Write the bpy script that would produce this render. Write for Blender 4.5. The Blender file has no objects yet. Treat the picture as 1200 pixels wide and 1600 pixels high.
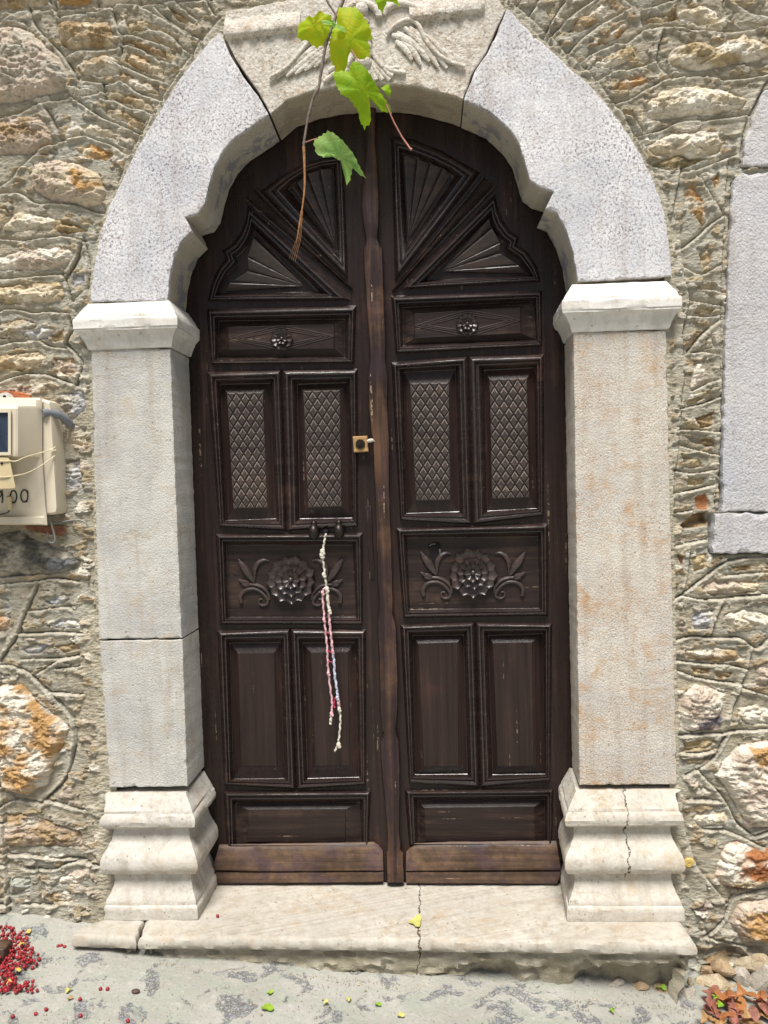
import bpy, bmesh, math, random
import numpy as np
from mathutils import Vector, Matrix
from mathutils.geometry import tessellate_polygon

random.seed(7)
S = bpy.context.scene
COL = S.collection

# ------------------------------------------------------------------ camera
F, DIST = 1200.0, 2.30                     # focal length in photo pixels, metres to the front face of the door surround
def _n(v): return v / np.linalg.norm(v)
CN = _n(np.array([62.0, -45.0, F]))        # world +Y seen from the camera (x right, y down, z ahead)
_r = math.radians(1.45)
_u = np.array([-math.sin(_r), -math.cos(_r), 0.0])
CU = _n(_u - CN * _u.dot(CN))              # world +Z
CX = np.cross(CN, CU)                      # world +X
CAM = np.array([0.0, -DIST, 0.0])
def W(px, py, Y=0.0):
    v = np.array([px - 600.0, py - 800.0, F])
    d = np.array([v.dot(CX), v.dot(CN), v.dot(CU)])
    t = (Y - CAM[1]) / d[1]
    return Vector(CAM + d * t)
_o = W(600, 1428, 0.0)
CAM = np.array([-_o.x, -DIST, -_o.z])      # origin: foot of the door surround, on the step
def WZ(px, py, zf):
    """point on a near level surface z = zf(x)"""
    v = np.array([px - 600.0, py - 800.0, F])
    d = np.array([v.dot(CX), v.dot(CN), v.dot(CU)])
    t = (zf(0) - CAM[2]) / d[2]
    for _ in range(12):
        p = CAM + d * t
        t = (zf(p[0]) - CAM[2]) / d[2]
    return Vector(CAM + d * t)
cd = bpy.data.cameras.new("camera")
cam = bpy.data.objects.new("camera", cd); COL.objects.link(cam)
cd.sensor_fit = 'VERTICAL'; cd.sensor_height = 36.0; cd.lens = 36.0 * F / 1600.0
cd.clip_start = 0.05; cd.clip_end = 500
R = Matrix(((CX[0], -CX[1], -CX[2]), (CN[0], -CN[1], -CN[2]), (CU[0], -CU[1], -CU[2])))
cam.matrix_world = Matrix.Translation(Vector(CAM)) @ R.to_4x4()
S.camera = cam

# ------------------------------------------------------------------ light
SUN_EL, SUN_AZ = math.radians(64), math.radians(184)      # azimuth clockwise from +Y: the light falls from high in front, a little left
w = bpy.data.worlds.new("World"); S.world = w; w.use_nodes = True
nt = w.node_tree; nt.nodes.clear()
sky = nt.nodes.new('ShaderNodeTexSky'); sky.sky_type = 'NISHITA'; sky.sun_disc = False
sky.sun_elevation = SUN_EL; sky.sun_rotation = SUN_AZ; sky.air_density = 1.0; sky.dust_density = 4.0; sky.ozone_density = 1.0
bg = nt.nodes.new('ShaderNodeBackground'); bg.inputs[1].default_value = 0.05
wo = nt.nodes.new('ShaderNodeOutputWorld')
nt.links.new(sky.outputs[0], bg.inputs[0]); nt.links.new(bg.outputs[0], wo.inputs[0])
sl = bpy.data.lights.new("sun", 'SUN'); sl.energy = 3.75; sl.angle = math.radians(22); sl.color = (1.0, 0.975, 0.94)
sun = bpy.data.objects.new("sun", sl); COL.objects.link(sun)
sd = Vector((math.sin(SUN_AZ) * math.cos(SUN_EL), math.cos(SUN_AZ) * math.cos(SUN_EL), math.sin(SUN_EL)))
sun.rotation_euler = sd.to_track_quat('Z', 'Y').to_euler(); sun.location = sd * 10
S.view_settings.view_transform = 'Standard'; S.view_settings.look = 'None'
S.view_settings.gamma = 1.0; S.view_settings.use_curve_mapping = False
S.view_settings.exposure = 0.62
S.cycles.max_bounces = 5; S.cycles.diffuse_bounces = 3; S.cycles.glossy_bounces = 2; S.cycles.transmission_bounces = 2
S.cycles.use_denoising = True

# ------------------------------------------------------------------ helpers
def tag(o, label=None, cat=None, group=None, kind=None):
    if label: o['label'] = label
    if cat: o['category'] = cat
    if group: o['group'] = group
    if kind: o['kind'] = kind
    return o
def thing(name, loc, label, cat, group=None):
    o = bpy.data.objects.new(name, None); COL.objects.link(o); o.location = loc
    return tag(o, label, cat, group)
def link(name, verts, faces, mat, parent=None, smooth=35, loc=None):
    me = bpy.data.meshes.new(name)
    me.from_pydata([tuple(v) for v in verts], [], [tuple(f) for f in faces])
    if mat: me.materials.append(mat)
    bm = bmesh.new(); bm.from_mesh(me); bmesh.ops.recalc_face_normals(bm, faces=bm.faces); bm.to_mesh(me); bm.free()
    if smooth:
        me.polygons.foreach_set('use_smooth', [True] * len(me.polygons))
        me.set_sharp_from_angle(angle=math.radians(smooth))
    o = bpy.data.objects.new(name, me); COL.objects.link(o)
    if parent:
        o.parent = parent; 
        off = Vector(parent.location) if parent.type == 'EMPTY' else Vector()
        o.matrix_parent_inverse = Matrix.Translation(-off)
    elif loc is not None:
        me.transform(Matrix.Translation(-Vector(loc))); o.location = loc
    return o
class MB:
    def __init__(s): s.v = []; s.f = []
    def add(s, vs, fs):
        b = len(s.v); s.v += [Vector(p) for p in vs]; s.f += [tuple(i + b for i in f) for f in fs]; return b
    def loft(s, rings, closed=True, cap0=False, cap1=False):
        n = len(rings[0]); vs = [p for r in rings for p in r]; fs = []
        for k in range(len(rings) - 1):
            for i in range(n if closed else n - 1):
                j = (i + 1) % n
                fs.append((k*n+i, k*n+j, (k+1)*n+j, (k+1)*n+i))
        if cap0: fs.append(tuple(range(n)))
        if cap1: fs.append(tuple((len(rings)-1)*n + i for i in range(n)))
        s.add(vs, fs)
    def fill(s, polys):
        """flat face with holes (first polygon is the outline)"""
        tr = tessellate_polygon([[Vector(p) for p in q] for q in polys])
        s.add([p for q in polys for p in q], tr)
    def box(s, a, b):
        x0, y0, z0 = a; x1, y1, z1 = b
        s.add([(x0,y0,z0),(x1,y0,z0),(x1,y1,z0),(x0,y1,z0),(x0,y0,z1),(x1,y0,z1),(x1,y1,z1),(x0,y1,z1)],
              [(0,1,2,3),(4,5,6,7),(0,1,5,4),(1,2,6,5),(2,3,7,6),(3,0,4,7)])
    def tube(s, pts, rad, n=8, flat=1.0, cap=True, ydir=Vector((0,1,0))):
        pts = [Vector(p) for p in pts]
        if not hasattr(rad, '__len__'): rad = [rad] * len(pts)
        rings = []
        for i, p in enumerate(pts):
            t = (pts[min(i+1, len(pts)-1)] - pts[max(i-1, 0)])
            if t.length < 1e-9: t = Vector((0,0,1))
            t.normalize()
            a = t.cross(ydir)
            if a.length < 1e-3: a = t.cross(Vector((1,0,0)))
            a.normalize(); b = t.cross(a).normalized()
            rings.append([p + (a * math.cos(k*2*math.pi/n) + b * flat * math.sin(k*2*math.pi/n)) * rad[i] for k in range(n)])
        s.loft(rings, True, cap, cap)
    def ball(s, c, r, nu=10, nv=7, sq=(1,1,1), jit=0.0):
        c = Vector(c); rings = []
        for j in range(1, nv):
            th = math.pi * j / nv
            rings.append([c + Vector((math.sin(th)*math.cos(a)*sq[0], math.sin(th)*math.sin(a)*sq[1], math.cos(th)*sq[2])) * r * (1 + random.uniform(-jit, jit))
                          for a in [2*math.pi*k/nu for k in range(nu)]])
        s.loft(rings, True, True, True)
    def build(s, name, mat, parent=None, smooth=35, loc=None): return link(name, s.v, s.f, mat, parent, smooth, loc)
def smooth_path(pts, k=6):
    pts = [np.array(p, float) for p in pts]; out = []
    P = [2*pts[0]-pts[1]] + pts + [2*pts[-1]-pts[-2]]
    for i in range(1, len(P)-2):
        for t in np.linspace(0, 1, k, endpoint=False):
            a, b, c, d = P[i-1], P[i], P[i+1], P[i+2]
            out.append(0.5*((2*b)+(-a+c)*t+(2*a-5*b+4*c-d)*t*t+(-a+3*b-3*c+d)*t**3))
    out.append(pts[-1]); return out
def resample(poly, step, closed=True):
    poly = [np.array(p, float) for p in poly]; out = []
    n = len(poly)
    for i in range(n if closed else n-1):
        a, b = poly[i], poly[(i+1) % n]; m = max(1, int(round(np.linalg.norm(b-a)/step)))
        for k in range(m): out.append(a + (b-a)*k/m)
    if not closed: out.append(poly[-1])
    return out

# numpy noise ---------------------------------------------------------------
def pnoise(x, y, seed=0):
    rs = np.random.RandomState(seed); perm = rs.permutation(512); g = rs.uniform(0, 2*np.pi, 512); gx, gy = np.cos(g), np.sin(g)
    xi = np.floor(x).astype(np.int64); yi = np.floor(y).astype(np.int64); xf = x-xi; yf = y-yi
    u = xf*xf*xf*(xf*(xf*6-15)+10); v = yf*yf*yf*(yf*(yf*6-15)+10)
    def h(a, b): return perm[(perm[a & 511] + b) & 511]
    def d(a, b, fx, fy): k = h(a, b); return gx[k]*fx + gy[k]*fy
    n0 = d(xi, yi, xf, yf)*(1-u) + d(xi+1, yi, xf-1, yf)*u
    n1 = d(xi, yi+1, xf, yf-1)*(1-u) + d(xi+1, yi+1, xf-1, yf-1)*u
    return (n0*(1-v) + n1*v) * 1.5
def fbm(x, y, oc=4, seed=0, gain=0.5):
    s = 0; a = 1; t = 0
    for i in range(oc):
        s = s + a*pnoise(x, y, seed+i); t += a; a *= gain; x = x*2.03+11.3; y = y*2.03+5.7
    return s/t
def ridged(x, y, oc=4, seed=0):
    s = 0; a = 1; t = 0
    for i in range(oc):
        s = s + a*(1-2*np.abs(pnoise(x, y, seed+i))); t += a; a *= 0.55; x = x*2.1+3.1; y = y*2.1+7.7
    return s/t
def sstep(a, b, x):
    t = np.clip((x-a)/(b-a), 0, 1); return t*t*(3-2*t)

# ------------------------------------------------------------------ materials
def mat_new(name):
    m = bpy.data.materials.new(name); m.use_nodes = True; t = m.node_tree; t.nodes.clear()
    o = t.nodes.new('ShaderNodeOutputMaterial'); b = t.nodes.new('ShaderNodeBsdfPrincipled'); t.links.new(b.outputs[0], o.inputs[0])
    return m, t, b
class NT:
    def __init__(s, t): s.t = t
    def n(s, ty, **kw):
        x = s.t.nodes.new(ty)
        for k, v in kw.items(): setattr(x, k, v)
        return x
    def l(s, a, b): s.t.links.new(a, b)
    def coord(s, scale=(1,1,1), rot=(0,0,0)):
        tc = s.n('ShaderNodeNewGeometry'); mp = s.n('ShaderNodeMapping')
        mp.inputs['Scale'].default_value = scale; mp.inputs['Rotation'].default_value = rot
        s.l(tc.outputs['Position'], mp.inputs[0]); return mp.outputs[0]
    def noise(s, vec, scale, detail=4, rough=0.55, dist=0.0):
        x = s.n('ShaderNodeTexNoise'); x.inputs['Scale'].default_value = scale; x.inputs['Detail'].default_value = detail
        x.inputs['Roughness'].default_value = rough; x.inputs['Distortion'].default_value = dist
        s.l(vec, x.inputs['Vector']); return x.outputs[0]
    def voro(s, vec, scale, feat='F1'):
        x = s.n('ShaderNodeTexVoronoi'); x.feature = feat; x.inputs['Scale'].default_value = scale; s.l(vec, x.inputs['Vector']); return x.outputs[0]
    def ramp(s, f, stops):
        x = s.n('ShaderNodeValToRGB'); e = x.color_ramp.elements
        while len(e) < len(stops): e.new(0.5)
        for k, (p, c) in enumerate(stops):
            e[k].position = p; e[k].color = (c, c, c, 1) if not hasattr(c, '__len__') else (*c[:3], 1)
        s.l(f, x.inputs[0]); return x.outputs[0]
    def mix(s, f, a, b, mode='MIX'):
        x = s.n('ShaderNodeMix'); x.data_type = 'RGBA'; x.blend_type = mode
        for k, v in ((0, f), (6, a), (7, b)):
            if hasattr(v, 'is_output'): s.l(v, x.inputs[k])
            elif k == 0: x.inputs[0].default_value = v
            else: x.inputs[k].default_value = (*v[:3], 1)
        return x.outputs[2]
    def math(s, op, a, b=None, c=None):
        x = s.n('ShaderNodeMath'); x.operation = op
        for k, v in enumerate((a, b, c)):
            if v is None: continue
            if hasattr(v, 'is_output'): s.l(v, x.inputs[k])
            else: x.inputs[k].default_value = v
        return x.outputs[0]
    def bump(s, h, dist, strength=1.0, nrm=None):
        x = s.n('ShaderNodeBump'); x.inputs['Distance'].default_value = dist; x.inputs['Strength'].default_value = strength
        s.l(h, x.inputs['Height'])
        if nrm is not None: s.l(nrm, x.inputs['Normal'])
        return x.outputs[0]
    def sep(s, vec=None):
        if vec is None: vec = s.n('ShaderNodeNewGeometry').outputs['Position']
        x = s.n('ShaderNodeSeparateXYZ'); s.l(vec, x.inputs[0]); return x.outputs

def simple(name, col, rough=0.6, metal=0.0, vary=0.15, scale=40, bump=0.0):
    m, t, b = mat_new(name); k = NT(t); v = k.coord()
    n = k.noise(v, scale, 4)
    c = k.mix(k.ramp(n, [(0.3, 0.0), (0.7, 1.0)]), [x*(1-vary) for x in col], [min(1, x*(1+vary)) for x in col])
    k.l(c, b.inputs['Base Color']); b.inputs['Roughness'].default_value = rough; b.inputs['Metallic'].default_value = metal
    if bump: k.l(k.bump(n, bump), b.inputs['Normal'])
    return m

def limestone(name, base, speck, speck_amt, stain, stain_amt, pit=0.0016, tool=140.0, cracks=(), grime=None, reveal_tint=None, cloud=None):
    """dressed limestone, bush hammered: fine pits, dark specks, rusty stains, optional hairline cracks (x0, slope, z0, z1, width)"""
    m, t, b = mat_new(name); k = NT(t); v = k.coord(); vt = k.coord((1.0, 1.0, 0.85), (0, math.radians(25), 0))
    big = k.noise(v, 3.5, 5, 0.6); mid = k.noise(v, 22, 5, 0.65); fine = k.noise(vt, tool, 3, 0.6); fine2 = k.noise(v, tool*2.2, 2, 0.5)
    vor = k.voro(vt, tool*0.9)
    c = k.mix(k.ramp(big, [(0.3, 0.0), (0.7, 1.0)]), [x*0.86 for x in base], [min(0.86, x*1.10) for x in base])
    c = k.mix(k.ramp(mid, [(0.35, 0.0), (0.75, 0.5)]), c, [x*0.72 for x in base])
    if cloud: c = k.mix(k.ramp(k.noise(v, 4.2, 6, 0.7, 0.4), [(0.42, 0.0), (0.66, cloud[1])]), c, cloud[0])
    sm = k.math('MULTIPLY', k.ramp(k.noise(vt, tool*0.8, 6, 0.78), [(0.505, 0.0), (0.575, 1.0)]), k.ramp(k.noise(v, 6, 4, 0.6), [(0.32, 0.15), (0.62, 1.0)]))
    c = k.mix(k.math('MULTIPLY', sm, speck_amt), c, speck)
    st = k.math('MULTIPLY', k.ramp(k.noise(v, 9, 6, 0.7, 0.6), [(0.5, 0.0), (0.68, 1.0)]), k.ramp(mid, [(0.4, 0.2), (0.6, 1.0)]))
    c = k.mix(k.math('MULTIPLY', st, stain_amt), c, stain)
    stk = k.noise(k.coord((26, 26, 2.2)), 1.0, 4, 0.6)
    c = k.mix(k.ramp(stk, [(0.5, 0.0), (0.72, 0.34)]), c, [x*0.55 for x in stain])
    cv = k.voro(v, 42); pitm = k.math('MULTIPLY', k.math('LESS_THAN', cv, 0.13), k.math('GREATER_THAN', k.noise(v, 7, 3), 0.52))
    c = k.mix(k.math('MULTIPLY', pitm, 0.55), c, [x*0.5 for x in stain])
    vn = k.math('ABSOLUTE', k.math('SUBTRACT', k.noise(k.coord((2.2, 2.2, 7.0), (0, math.radians(-33), 0)), 1.0, 5, 0.6, 0.3), 0.5))
    vm = k.math('MULTIPLY', k.ramp(vn, [(0.0, 1.0), (0.012, 0.0)]), k.ramp(k.noise(v, 5, 3), [(0.45, 0.0), (0.6, 0.35)]))
    c = k.mix(vm, c, [x*0.7 for x in stain])
    h = k.math('ADD', k.math('MULTIPLY', fine, 1.0), k.math('MULTIPLY', vor, -0.45))
    h = k.math('SUBTRACT', h, k.math('ADD', k.math('MULTIPLY', pitm, 1.2), k.math('MULTIPLY', vm, 0.5)))
    h = k.math('ADD', h, k.math('MULTIPLY', fine2, 0.35))
    h = k.math('ADD', h, k.math('MULTIPLY', mid, 1.6))
    xs = k.sep()
    if grime:      # soil and algae on the face below a given height
        gm = k.ramp(k.math('ADD', k.math('MULTIPLY', k.math('SUBTRACT', grime[0], xs[2]), 14.0), k.math('MULTIPLY', k.math('SUBTRACT', mid, 0.5), 1.2)), [(0.0, 0.0), (0.35, 1.0)])
        gc = k.mix(k.ramp(k.noise(v, 11, 5, 0.65), [(0.4, 0.0), (0.6, 1.0)]), grime[1], grime[2]); c = k.mix(k.math('MULTIPLY', gm, 0.92), c, gc)
        h = k.math('ADD', h, k.math('MULTIPLY', k.math('MULTIPLY', k.noise(k.coord((1,1,2.2)), 26, 6, 0.7, 0.6), gm), 6.0))
    if reveal_tint:     # brown mix and blue black patches behind the dressed face
        pm = k.math('MULTIPLY', k.ramp(xs[1], [(0.004, 0.0), (0.02, 1.0)]), k.ramp(big, [(0.25, 0.55), (0.6, 0.95)])); c = k.mix(pm, c, reveal_tint[0])
        pb = k.math('MULTIPLY', k.math('MULTIPLY', k.ramp(xs[1], [(0.05, 0.0), (0.09, 1.0)]), k.ramp(k.noise(v, 12, 5, 0.7), [(0.5, 0.0), (0.56, 1.0)])), reveal_tint[2]); c = k.mix(pb, c, reveal_tint[1])
    for (x0, sl_, z0, z1, wd) in cracks:
        wob = k.math('MULTIPLY', k.math('SUBTRACT', k.noise(v, 26, 4, 0.7), 0.5), 0.05)
        d = k.math('ABSOLUTE', k.math('ADD', k.math('SUBTRACT', k.math('SUBTRACT', xs[0], x0), k.math('MULTIPLY', xs[2], sl_)), wob))
        mk = k.math('LESS_THAN', d, wd)
        mk = k.math('MULTIPLY', mk, k.math('MULTIPLY', k.math('GREATER_THAN', xs[2], z0), k.math('LESS_THAN', xs[2], z1)))
        c = k.mix(mk, c, (0.10, 0.07, 0.045)); h = k.math('SUBTRACT', h, k.math('MULTIPLY', mk, 2.5))
    k.l(c, b.inputs['Base Color']); b.inputs['Roughness'].default_value = 0.78; b.inputs['Specular IOR Level'].default_value = 0.3
    k.l(k.bump(h, pit), b.inputs['Normal'])
    return m

def wood(name, dark, worn, worn_lo, worn_hi, grain='Z', rough=0.34, purple=0.0, pale=0.25, spec=0.3, near=None):
    m, t, b = mat_new(name); k = NT(t)
    sc = (55, 55, 2.2) if grain == 'Z' else (2.2, 55, 55)
    v = k.coord(); g = k.coord(sc)
    gr = k.noise(g, 1.0, 5, 0.6, 0.4); gf = k.noise(k.coord(tuple(s*3.5 for s in sc)), 1.0, 3, 0.6)
    big = k.noise(v, 5, 5, 0.65); pch = k.noise(v, 34, 5, 0.7)
    c = k.mix(k.ramp(gr, [(0.3, 0.0), (0.7, 1.0)]), [x*0.65 for x in dark], [x*1.5 for x in dark])
    wm = k.math('MULTIPLY', k.ramp(k.math('ADD', k.math('MULTIPLY', big, 0.6), k.math('MULTIPLY', gr, 0.4)), [(worn_lo, 0.0), (worn_hi, 1.0)]), k.ramp(pch, [(0.35, 0.3), (0.6, 1.0)]))
    if near:       # varnish split off round the lock
        vd = k.n('ShaderNodeVectorMath', operation='DISTANCE'); k.l(v, vd.inputs[0]); vd.inputs[1].default_value = tuple(near[0])
        nm_ = k.math('MULTIPLY', k.ramp(k.math('DIVIDE', vd.outputs['Value'], near[1]), [(0.1, 1.0), (1.0, 0.0)]), k.ramp(k.noise(k.coord(tuple(q*0.5 for q in sc)), 1.0, 4, 0.7, 0.8), [(0.47, 0.0), (0.56, 1.0)]))
        wm = k.math('MAXIMUM', wm, nm_)
    c = k.mix(wm, c, worn)
    if purple:
        pm = k.math('MULTIPLY', k.ramp(k.noise(v, 11, 4, 0.6), [(0.48, 0.0), (0.62, 1.0)]), purple); c = k.mix(pm, c, (0.06, 0.035, 0.075))
    # pale nicks and flakes
    nk = k.math('MULTIPLY', k.ramp(k.noise(k.coord(tuple(s*1.6 for s in sc)), 1.0, 2, 0.5), [(0.69, 0.0), (0.73, 1.0)]), k.ramp(k.noise(v, 60, 3), [(0.5, 0.0), (0.58, 1.0)]))
    c = k.mix(k.math('MULTIPLY', nk, pale*2.0), c, (0.32, 0.24, 0.16))
    k.l(c, b.inputs['Base Color'])
    r = k.math('ADD', k.math('MULTIPLY', pch, 0.26), rough-0.13); r = k.math('ADD', r, k.math('MULTIPLY', wm, 0.2)); k.l(r, b.inputs['Roughness'])
    b.inputs['Specular IOR Level'].default_value = spec
    h = k.math('ADD', k.math('MULTIPLY', gr, 0.7), k.math('MULTIPLY', gf, 0.5)); h = k.math('ADD', h, k.math('MULTIPLY', pch, 0.5))
    k.l(k.bump(h, 0.0014), b.inputs['Normal'])
    return m

M_ARCH = limestone("bushed white limestone", (0.715, 0.71, 0.705), (0.15, 0.11, 0.14), 0.95, (0.50, 0.38, 0.30), 0.3, 0.0016, 170, reveal_tint=((0.40, 0.35, 0.26), (0.16, 0.17, 0.22), 0.7), cloud=((0.46, 0.475, 0.51), 0.75))
M_KEY = limestone("cream limestone", (0.64, 0.60, 0.53), (0.24, 0.17, 0.10), 0.75, (0.42, 0.27, 0.13), 0.5, 0.0032, 120, reveal_tint=((0.34, 0.28, 0.20), (0.2, 0.16, 0.12), 0.4))
M_JAMB = limestone("grey cream limestone", (0.60, 0.585, 0.535), (0.26, 0.22, 0.16), 0.4, (0.46, 0.33, 0.18), 0.5, 0.0020, 230, cloud=((0.40, 0.40, 0.395), 0.9))
M_JAMBR = limestone("cream limestone with rusty flecks", (0.61, 0.575, 0.50), (0.36, 0.22, 0.12), 0.85, (0.46, 0.27, 0.12), 0.9, 0.0022, 220, cloud=((0.47, 0.455, 0.43), 0.8))
M_CAP = limestone("smooth white limestone", (0.70, 0.68, 0.63), (0.4, 0.35, 0.28), 0.25, (0.5, 0.4, 0.27), 0.3, 0.0007, 90)
M_BASEL = limestone("worn white limestone", (0.56, 0.53, 0.47), (0.30, 0.26, 0.20), 0.5, (0.42, 0.32, 0.2), 0.6, 0.0012, 90)
def zx(px, py): p = W(px, py, -0.03); return p.x, p.z
_cx, _cz = zx(990, 1250)
M_BASER = limestone("cracked white limestone", (0.59, 0.55, 0.475), (0.30, 0.26, 0.20), 0.5, (0.44, 0.32, 0.17), 0.7, 0.0012, 90,
                    cracks=((_cx - 0.02, 0.0, 0.12, 0.40, 0.0015),))
_sx = W(655, 1440, -0.05).x
M_STEP = limestone("worn step limestone", (0.47, 0.44, 0.375), (0.30, 0.24, 0.17), 0.45, (0.40, 0.29, 0.18), 0.7, 0.0014, 70,
                   cracks=((_sx, 0.05, -0.3, 0.2, 0.0022),), grime=(-0.036, (0.33, 0.29, 0.20), (0.44, 0.40, 0.31)))
M_QUOIN = limestone("lilac grey limestone", (0.57, 0.555, 0.54), (0.22, 0.20, 0.24), 0.55, (0.42, 0.36, 0.30), 0.3, 0.0030, 170, cloud=((0.44, 0.45, 0.50), 0.6))
M_ROUGH = simple("rough grey unseen backing", (0.36, 0.31, 0.22), 0.9, 0, 0.45, 24, 0.008)

M_WOOD = wood("dark varnished wood upright", (0.0205, 0.0122, 0.0105), (0.085, 0.038, 0.024), 0.54, 0.72, 'Z', 0.30)
M_WOODH = wood("dark varnished wood level", (0.021, 0.0128, 0.0112), (0.09, 0.042, 0.026), 0.54, 0.72, 'X', 0.29, spec=0.85)
M_PANEL = wood("dark varnished panel wood", (0.0225, 0.0135, 0.0115), (0.07, 0.03, 0.021), 0.55, 0.75, 'Z', 0.32)
M_CARVE = wood("dark varnished carving", (0.038, 0.026, 0.0225), (0.11, 0.05, 0.036), 0.52, 0.72, 'X', 0.32, spec=0.6)
M_PANELH = wood("dark varnished panel wood level", (0.0225, 0.0138, 0.0118), (0.085, 0.052, 0.034), 0.5, 0.7, 'X', 0.42)
M_EDGE = wood("pale rubbed edges with painted sheen", (0.15, 0.132, 0.118), (0.24, 0.20, 0.17), 0.45, 0.65, 'X', 0.42, spec=0.5)  # bevel colour stands in for sky sheen on the lattice, beyond real rubbing
M_ASTR = wood("worn brown wood strip", (0.030, 0.0175, 0.015), (0.13, 0.068, 0.034), 0.47, 0.64, 'Z', 0.40, 0.12, 0.6, near=(W(585,700,0.16), 0.16))
M_KICK = wood("worn brown kick board", (0.045, 0.028, 0.02), (0.17, 0.105, 0.06), 0.40, 0.60, 'X', 0.46, 0.35, 0.5)
M_RAW = wood("raw yellow wood", (0.34, 0.20, 0.08), (0.45, 0.30, 0.14), 0.4, 0.6, 'X', 0.7)
M_IRON = simple("dark iron", (0.035, 0.026, 0.022), 0.42, 0.7, 0.4, 120)
M_DARK = simple("black void", (0.004, 0.003, 0.003), 0.9)
M_BEIGE = simple("aged beige plastic", (0.62, 0.55, 0.42), 0.45, 0, 0.06, 12)
M_BEIGE2 = simple("yellowed beige plastic", (0.55, 0.45, 0.26), 0.5, 0, 0.08, 14)
M_GLASS = simple("dark meter glass", (0.03, 0.045, 0.07), 0.12, 0, 0.3, 30)
M_BLACK = simple("black marker ink", (0.012, 0.012, 0.012), 0.6)
M_GREYPIPE = simple("grey conduit", (0.17, 0.18, 0.20), 0.5, 0, 0.1, 40)
M_WIRE = simple("grey wire", (0.22, 0.22, 0.20), 0.5, 0.3, 0.1, 40)
M_TIE = simple("cream wire", (0.62, 0.54, 0.36), 0.5)
M_BRICKD = simple("dull red brick", (0.20, 0.085, 0.045), 0.9, 0, 0.4, 50, 0.005)
M_BRICK = simple("orange brick", (0.42, 0.13, 0.05), 0.85, 0, 0.35, 60, 0.004)
M_CORD = simple("off white cord", (0.58, 0.54, 0.44), 0.85, 0, 0.2, 220, 0.0015)
M_CORDP = simple("pink cord", (0.62, 0.36, 0.38), 0.85, 0, 0.45, 160, 0.0015)
M_CORDB = simple("white and blue cord", (0.46, 0.48, 0.58), 0.85, 0, 0.4, 120, 0.0015)
M_RED = simple("crimson thread", (0.40, 0.03, 0.08), 0.85, 0, 0.2, 200)
M_STEM = simple("vine stem", (0.15, 0.11, 0.09), 0.7, 0, 0.4, 90, 0.001)
M_DRY = simple("dry vine stem", (0.30, 0.14, 0.05), 0.7, 0, 0.4, 90, 0.001)
M_PETI = simple("red petiole", (0.38, 0.16, 0.12), 0.6)
def leafmat(name, c1, c2, vein, tr=0.45):
    m, t, b = mat_new(name); k = NT(t); v = k.coord()
    n = k.noise(v, 28, 5, 0.6); c = k.mix(k.ramp(n, [(0.35, 0.0), (0.65, 1.0)]), c1, c2)
    vv = k.voro(v, 42, 'DISTANCE_TO_EDGE'); c = k.mix(k.ramp(vv, [(0.0, 0.4), (0.035, 0.0)]), c, vein)
    k.l(c, b.inputs['Base Color']); b.inputs['Roughness'].default_value = 0.6; b.inputs['Specular IOR Level'].default_value = 0.3
    k.l(k.bump(k.math('ADD', n, k.ramp(vv, [(0.0, 0.0), (0.1, 1.0)])), 0.0005), b.inputs['Normal'])
    if tr:
        tl = t.nodes.new('ShaderNodeBsdfTranslucent'); k.l(k.mix(0.5, c, (0.55, 0.75, 0.05), 'MULTIPLY'), tl.inputs[0]); k.l(c, tl.inputs[0])
        mx = t.nodes.new('ShaderNodeMixShader'); mx.inputs[0].default_value = tr
        out = [x for x in t.nodes if x.type == 'OUTPUT_MATERIAL'][0]
        k.l(b.outputs[0], mx.inputs[1]); k.l(tl.outputs[0], mx.inputs[2]); k.l(mx.outputs[0], out.inputs[0])
    return m
M_LEAF = leafmat("fresh vine leaf", (0.26, 0.52, 0.012), (0.44, 0.64, 0.02), (0.44, 0.56, 0.06), 0.55)
M_LEAFY = leafmat("yellow green vine leaf", (0.44, 0.66, 0.015), (0.66, 0.70, 0.02), (0.55, 0.58, 0.08), 0.55)
M_LEAFB = leafmat("blue green vine leaf", (0.26, 0.52, 0.12), (0.42, 0.60, 0.16), (0.45, 0.62, 0.25), 0.5)
M_FALLEN = leafmat("fallen yellow leaf", (0.42, 0.42, 0.10), (0.50, 0.46, 0.14), (0.5, 0.5, 0.2), 0)
M_GREENBIT = leafmat("small green leaf", (0.12, 0.30, 0.02), (0.28, 0.36, 0.03), (0.3, 0.4, 0.05), 0)
M_DEAD1 = leafmat("rust brown dead leaf", (0.24, 0.085, 0.03), (0.36, 0.15, 0.05), (0.45, 0.25, 0.1), 0)
M_DEAD2 = leafmat("tan dead leaf", (0.26, 0.15, 0.06), (0.36, 0.22, 0.09), (0.4, 0.28, 0.14), 0)
M_DEAD3 = leafmat("pink brown dead leaf", (0.30, 0.12, 0.085), (0.20, 0.085, 0.06), (0.45, 0.25, 0.2), 0)
M_BERRY = simple("crimson berry", (0.27, 0.012, 0.018), 0.55, 0, 0.45, 200)
M_BERRYY = simple("yellow husk", (0.55, 0.36, 0.08), 0.6, 0, 0.2, 200)
M_SNAIL = simple("yellow snail shell", (0.50, 0.36, 0.10), 0.35, 0, 0.25, 120)

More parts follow.
